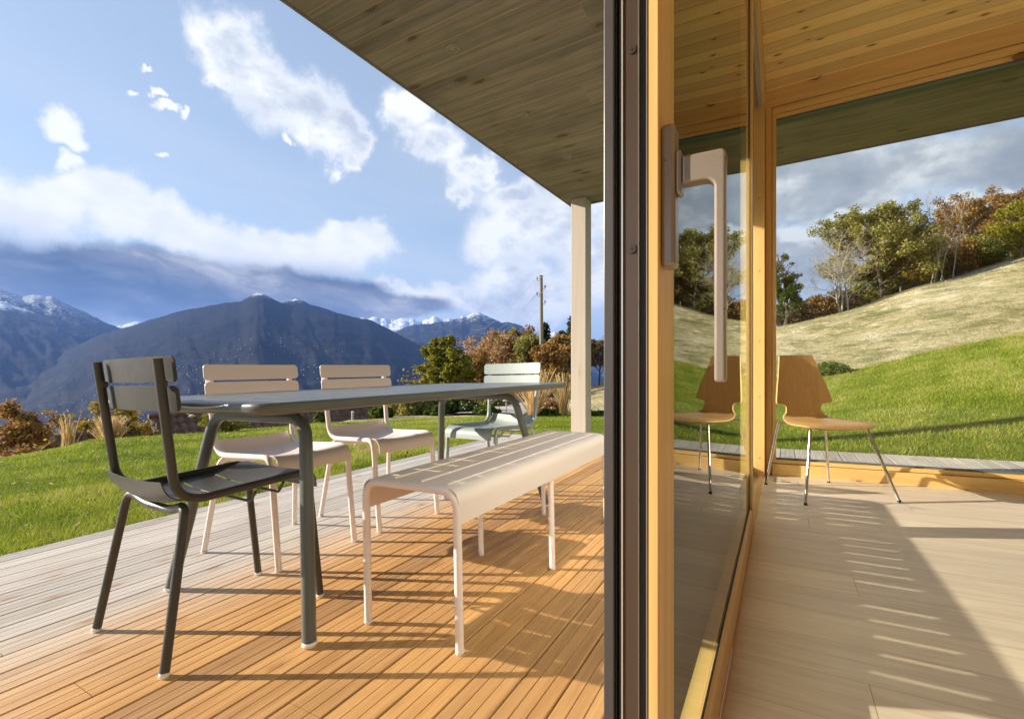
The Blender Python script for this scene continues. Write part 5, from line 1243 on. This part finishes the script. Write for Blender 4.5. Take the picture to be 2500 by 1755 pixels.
# ---- hillside seen through the glass
GH = 'trees on the hill crest'
broadleaf(1917, 810, 622, 33, 'shrub', 'narrow dark green tree right beside the window jamb', 201, wide=0.42, leaves=22, size=0.12, spread=0.38, nb=(16, 5, 3), group=GH, t0=0.05, tb=0.4)
broadleaf(2055, 768, 528, 33, 'brown', 'bare pale multi stemmed tree left of the big oak', 202, wide=0.95, trunks=4, bark='bark_pale', fol=False, lv=4, nb=(9, 6, 5, 3), group=GH, t0=0.2, trunk_r=0.058, rmin=0.007, up=0.05)
for k, (px, pb, ptp, wpx, lf, lab) in enumerate(((1950, 800, 735, 110, 'brown', 'dark brown thicket at the foot of the narrow tree'), (1998, 785, 722, 90, 'rust', 'rust tinted thicket left of the bare multi stemmed tree'), (2045, 775, 705, 90, 'brown', 'grey brown brushwood behind the bare trunks'), (2105, 745, 690, 70, 'lime', 'yellow green undergrowth at the foot of the big oak'))):
    bush(px, pb, ptp, wpx, 35, lf, lab, 210+k, n=130, leaves=30, size=0.11, group='brushwood on the hill crest', dens_spread=0.16)
broadleaf(2150, 738, 503, 35.5, 'olive', 'big broad olive green oak on the hill crest', 203, wide=1.15, leaves=40, size=0.16, spread=0.62, lv=3, nb=(13, 7, 4), group=GH, t0=0.10, tb=0.5)
broadleaf(2205, 725, 545, 37, 'olive', 'darker olive tree joined to the right side of the big oak', 204, wide=1.0, leaves=34, size=0.16, spread=0.6, lv=3, nb=(11, 6, 4), group=GH, t0=0.12, tb=0.35)
broadleaf(2215, 735, 488, 41, 'brown', 'thin orange tinted birch rising behind the oak', 205, wide=0.45, leaves=5, size=0.09, spread=0.5, lv=3, nb=(12, 6, 4), bark='bark_pale', group=GH, t0=0.3, droop=(0, 0, -0.5))
for k, (px, pb, ptp, wpx, lf, lab) in enumerate(((2238, 708, 640, 60, 'yellow', 'yellow shrub between the oak and the slim bare saplings'), (2232, 702, 668, 50, 'lime', 'low yellow green shrub under the yellow one'), (2262, 690, 580, 70, 'olive', 'tall olive brush behind the slim bare saplings'))):
    bush(px, pb, ptp, wpx, 38 if k == 2 else 36, lf, lab, 220+k, n=100, leaves=26, size=0.12, group='brushwood on the hill crest', dens_spread=0.18)
for k, (px, pb, ptp, ln) in enumerate(((2271, 705, 545, -0.10), (2278, 702, 560, -0.02), (2296, 697, 490, -0.05), (2304, 694, 455, 0.03), (2325, 688, 470, 0.10))):
    lab = ['leftmost slim bare sapling on the crest, leaning left', 'short straight bare sapling second from the left', 'forked bare sapling in the middle of the row', 'tallest slim bare sapling with upright twigs', 'rightmost bare sapling leaning to the right'][k]
    broadleaf(px, pb, ptp, 33.5, 'rust', lab, 230+k, wide=0.50, lv=3, nb=(9, 4, 2), leaves=1, size=0.07, spread=0.3, bark='bark_pale', group='slim bare saplings on the crest', t0=0.35, ang=(0.3, 0.7), up=0.10, trunk_r=0.034, wind=(ln*0.12, 0, 0), fol=(k != 3), rmin=0.007)
broadleaf(2365, 668, 472, 40, 'rust', 'wind bent rust coloured oak behind the bare saplings', 206, wide=1.25, leaves=30, size=0.15, spread=0.55, nb=(12, 7, 4), wind=(0.05, 0.02, 0.0), group=GH, t0=0.12)
broadleaf(2435, 640, 462, 42, 'rust', 'second rust coloured oak with gaps, farther right on the crest', 207, wide=1.1, leaves=17, size=0.15, spread=0.5, nb=(11, 6, 4), wind=(0.06, 0.02, 0.0), group=GH, t0=0.2)
broadleaf(2492, 640, 472, 33, 'lime', 'yellow green rounded tree at the right edge of the window', 208, wide=1.0, leaves=44, size=0.13, spread=0.5, nb=(12, 6, 4), group=GH, t0=0.05, tb=0.6)
for k, (px, pb, ptp, wpx, lf, lab) in enumerate(((2130, 742, 640, 110, 'olive', 'low olive undergrowth filling the left foot of the big oak'), (2190, 728, 610, 110, 'olive', 'dark olive undergrowth filling the right foot of the big oak'),
        (2290, 700, 610, 90, 'brown', 'brown tangle behind the middle of the bare saplings'), (2335, 690, 575, 100, 'rust', 'rust brown brush under the wind bent oak'), (2385, 665, 570, 100, 'olive', 'olive brown brush between the two rust coloured oaks'))):
    bush(px, pb, ptp, wpx, 38, lf, lab, 260+k, n=150, leaves=26, size=0.12, group='brushwood on the hill crest', dens_spread=0.16, tb=0.42)
bush(2408, 645, 585, 80, 37, 'shrub', 'pale green broom like shrub left of the yellow green tree', 241, n=100, leaves=34, size=0.09, group='brushwood on the hill crest')
GB = 'green shrubs where lawn meets dry slope'
for k, (px, pb, ptp, wpx, lab) in enumerate(((2030, 920, 885, 80, 'dense green shrub behind the wooden chair back'), (1930, 925, 905, 50, 'low green shrub beside the window jamb'))):
    bush(px, pb, ptp, wpx, 14.4, 'shrub', lab, 250+k, n=90, leaves=26, size=0.045, group=GB, tb=0.75, dens_spread=0.3)
fp = at(2198, 716, 33.5)
fe = empty('fence_stake', (fp.x, fp.y, hz(fp.x, fp.y)-0.1), 0, 'single weathered stake on the hill crest below the oak', 'stake')
mb = MB(); mb.tube([(0, 0, 0), (0, 0, 0.45)], 0.04, 8); mb.build('shaft', M['bark_pale'], fe)

# ---- wooden stake by the lawn
sp_ = at(861, 1024, 12.0); st_e = empty('wooden_stake', (sp_.x, sp_.y, hz(sp_.x, sp_.y)-0.05), 0, 'short wooden stake with pale cap standing at the lawn edge', 'stake')
mb = MB(); mb.tube([(0, 0, 0), (0, 0, 0.24)], 0.032, 10); mb.build('shaft', M['bark_pale'], st_e)
mb = MB(); mb.lathe([(0.034, 0.24), (0.036, 0.262), (0.0, 0.275)], (0, 0, 0), 12); mb.build('top_cap', M['white_wall'], st_e)

# ---- path lamp
lp_ = at(1236, 1014, 14.0); z = hz(lp_.x, lp_.y); le = empty('path_lamp', (lp_.x, lp_.y, z), 0, 'grey mushroom shaped path lamp on a thin post beside the path', 'lamp')
mb = MB(); mb.tube([(0, 0, -0.05), (0, 0, 0.42)], 0.017, 12); mb.build('post', M['lampgrey'] if 'lampgrey' in M else M['alu_light'], le)
mb = MB(); mb.lathe([(0.0, 0.475), (0.06, 0.470), (0.10, 0.455), (0.118, 0.435), (0.11, 0.428), (0.0, 0.42)], (0, 0, 0), 24); mb.build('lamp_head', M['alu_light'], le)

# ---- utility pole with insulators and wires
def pole():
    t = 24.0; b = at(1321, 1012, t); top = at(1321, 674, t); z = hz(b.x, b.y)-0.3
    e = empty('utility_pole', (b.x, b.y, z), 0, 'tall grey wooden utility pole with four insulators between the trees', 'utility pole'); H_ = top.z-z
    mb = MB(); mb.tube([(0, 0, 0), (0.02, 0, H_*0.5), (0, 0, H_)], [0.115, 0.10, 0.085], 14); mb.build('shaft', paint('weathered_pole', (0.23, 0.20, 0.16), 0.9, speck=0.3), e)
    mb = MB(); mb.lathe([(0.10, H_), (0.11, H_+0.02), (0.0, H_+0.05)], (0, 0, 0), 12); mb.build('top_cap', M['bark'], e)
    side = Vector((math.cos(TH), math.sin(TH), 0)); ends = []
    for sy, py in ((-1, 683), (1, 703), (-1, 720), (1, 740)):
        h = at(1321, py, t).z-z; p = side*sy*0.20; im = MB(); im.lathe([(0.0, 0.0), (0.032, 0.01), (0.038, 0.05), (0.028, 0.075), (0.036, 0.09), (0.028, 0.13), (0.0, 0.145)], (p.x, p.y, h), 12)
        im.build('insulator', paint('porcelain', (0.035, 0.035, 0.03) if py < 735 else (0.35, 0.38, 0.10), 0.25), e)
        im = MB(); im.tube(fillet([side*sy*0.08+Vector((0, 0, h-0.06)), side*sy*0.20+Vector((0, 0, h-0.08)), side*sy*0.20+Vector((0, 0, h+0.01))], 0.05, 5), 0.009, 6); im.build('hook', M['alu_dark'], e)
        ends.append(Vector((b.x, b.y, z))+p+Vector((0, 0, h+0.08)))
    WMt = paint('wire', (0.30, 0.30, 0.31), 0.5)
    for k, p in enumerate(ends):
        far = at(1150+22*k, 806+7*k, 75); near = at(1640+30*k, 520+42*k, 14)
        for q, nm in ((far, 'lower'), (near, 'upper')):
            pts = [p.lerp(q, s/14)+Vector((0, 0, -0.9*(q-p).length/50*math.sin(PI*s/14))) for s in range(15)]
            w = MB(); w.tube([v-Vector((b.x, b.y, z)) for v in pts], 0.007, 5, cap=False); w.build('wire', WMt, e)
pole()

# ---- tiled roofs of the houses below the lawn
def tile_mat():
    m, N = new_mat('clay_roof_tiles'); U = N.node('ShaderNodeTexCoord').outputs['UV']
    b = N.node('ShaderNodeBsdfPrincipled', {}, Base_Color=N.mix(N.smooth(N.noise(N.node('ShaderNodeNewGeometry').outputs['Position'], 5, 3, 0.6), 0.35, 0.7), (0.085, 0.042, 0.020), (0.17, 0.095, 0.05)), Roughness=0.75)
    finish(N, b.outputs[0]); return m
M['tile'] = tile_mat()
def tiled_slope(mb, a, b, c, d, rows, cols):
    """a-b ridge, d-c eave; pantiles as a corrugated, stepped surface"""
    a, b, c, d = map(Vector, (a, b, c, d)); nrm = (b-a).cross(d-a).normalized(); nrm = nrm if nrm.z > 0 else -nrm; vs = []; sub = 5; R_ = rows
    nx = cols*sub+1
    for r in range(R_):
        for e, lift in ((0.0, 0.006), (1.0, 0.026)):
            v = (r+e)/R_
            for i in range(nx):
                u = i/(nx-1); p = a.lerp(b, u).lerp(d.lerp(c, u), v); w = abs(math.sin(PI*i/sub))
                vs.append(p+nrm*(lift+0.060*w))
    fs = []
    for r in range(R_*2-1):
        for i in range(nx-1): fs.append((r*nx+i, r*nx+i+1, (r+1)*nx+i+1, (r+1)*nx+i))
    mb.add(vs, fs, False)
def house(name, r0, r1, eave_drop, back, lab):
    """gabled house: ridge ends r0, r1; slopes fall eave_drop over a run towards the camera and behind"""
    r0, r1 = Vector(r0), Vector(r1); along = (r1-r0).normalized(); out = Vector((along.y, -along.x, 0)).normalized()
    if out.dot(-r0.xy.to_3d()) < 0: out = -out
    run = eave_drop*1.35; e = empty(name, (r0.x, r0.y, r0.z-eave_drop-2.6), 0, lab, 'house'); O = Vector(e.location)
    A, B = r0-O, r1-O; dn = Vector((0, 0, -eave_drop)); F1, F2 = A+out*run+dn, B+out*run+dn; G1, G2 = A-out*run+dn, B-out*run+dn
    mb = MB(); L = (B-A).length; tiled_slope(mb, A, B, F2, F1, max(4, int(run*1.25/0.36)), max(6, int(L/0.24))); tiled_slope(mb, B, A, G1, G2, max(4, int(run*1.25/0.36)), max(6, int(L/0.24))); rf = mb.build('roof', M['tile'], e)
    mb = MB(); mb.tube([A+Vector((0, 0, 0.05)), B+Vector((0, 0, 0.05))], 0.09, 8); mb.build('ridge_tile', M['tile'], rf)
    ins = 0.5; w = [A+along*ins, B-along*ins]; lo = -2.6-eave_drop
    W1, W2, W3, W4 = F1+along*ins-out*ins, F2-along*ins-out*ins, G2-along*ins+out*ins, G1+along*ins+out*ins
    z1 = W1.z+0.25
    def flat(p, zz): return Vector((p.x, p.y, zz))
    mb = MB(); v = [flat(W1, -1), flat(W2, -1), flat(W3, -1), flat(W4, -1), flat(W1, z1), flat(W2, z1), flat(W3, z1), flat(W4, z1), w[0]-Vector((0, 0, 0.15)), w[1]-Vector((0, 0, 0.15))]
    mb.add(v, [(0, 1, 5, 4), (2, 3, 7, 6), (3, 0, 4, 8, 7), (1, 2, 6, 9, 5)]); mb.build('wall', M['white_wall'], e)
    return e, rf, A, B, out, dn, O
ra, rb = at(362, 1021, 15.0), at(905, 1004, 21.0)
rb.z = ra.z + 0.05
e, rf, A, B, out, dn, O = house('house', ra, rb, 2.2, 3, 'neighbouring house below the lawn showing only its dark brown tiled roof')
vp = at(381, 1042, 14.3); mb = MB(); v0 = vp-O; mb.tube([v0-Vector((0, 0, 0.12)), v0+Vector((0, 0, 0.11))], 0.018, 8); mb.build('vent_pipe', M['alu_light'], rf)
ra, rb = at(128, 1077, 11.5), at(330, 1068, 13.6); rb.z = ra.z
house('shed', ra, rb, 0.9, 3, 'low outbuilding left of the big roof, its dark tiles just above the lawn')

# ---- valley air
hz_m = bpy.data.materials.new('air'); hz_m.use_nodes = True; N = NT(hz_m.node_tree)
pv = N.node('ShaderNodeVolumePrincipled', {}, Color=(0.20, 0.38, 0.92), Density=3.6e-5, Anisotropy=0.1)
N.l.new(pv.outputs[0], N.node('ShaderNodeOutputMaterial').inputs['Volume'])
mb = MB(); mb.box(-24000, 10000, -9000, 30000, -760, 2150)
HAZE = True
if HAZE:
    o = mb.build('haze', hz_m); tag(o, 'thin blue air between the terrace and the mountains', 'haze', kind='stuff')
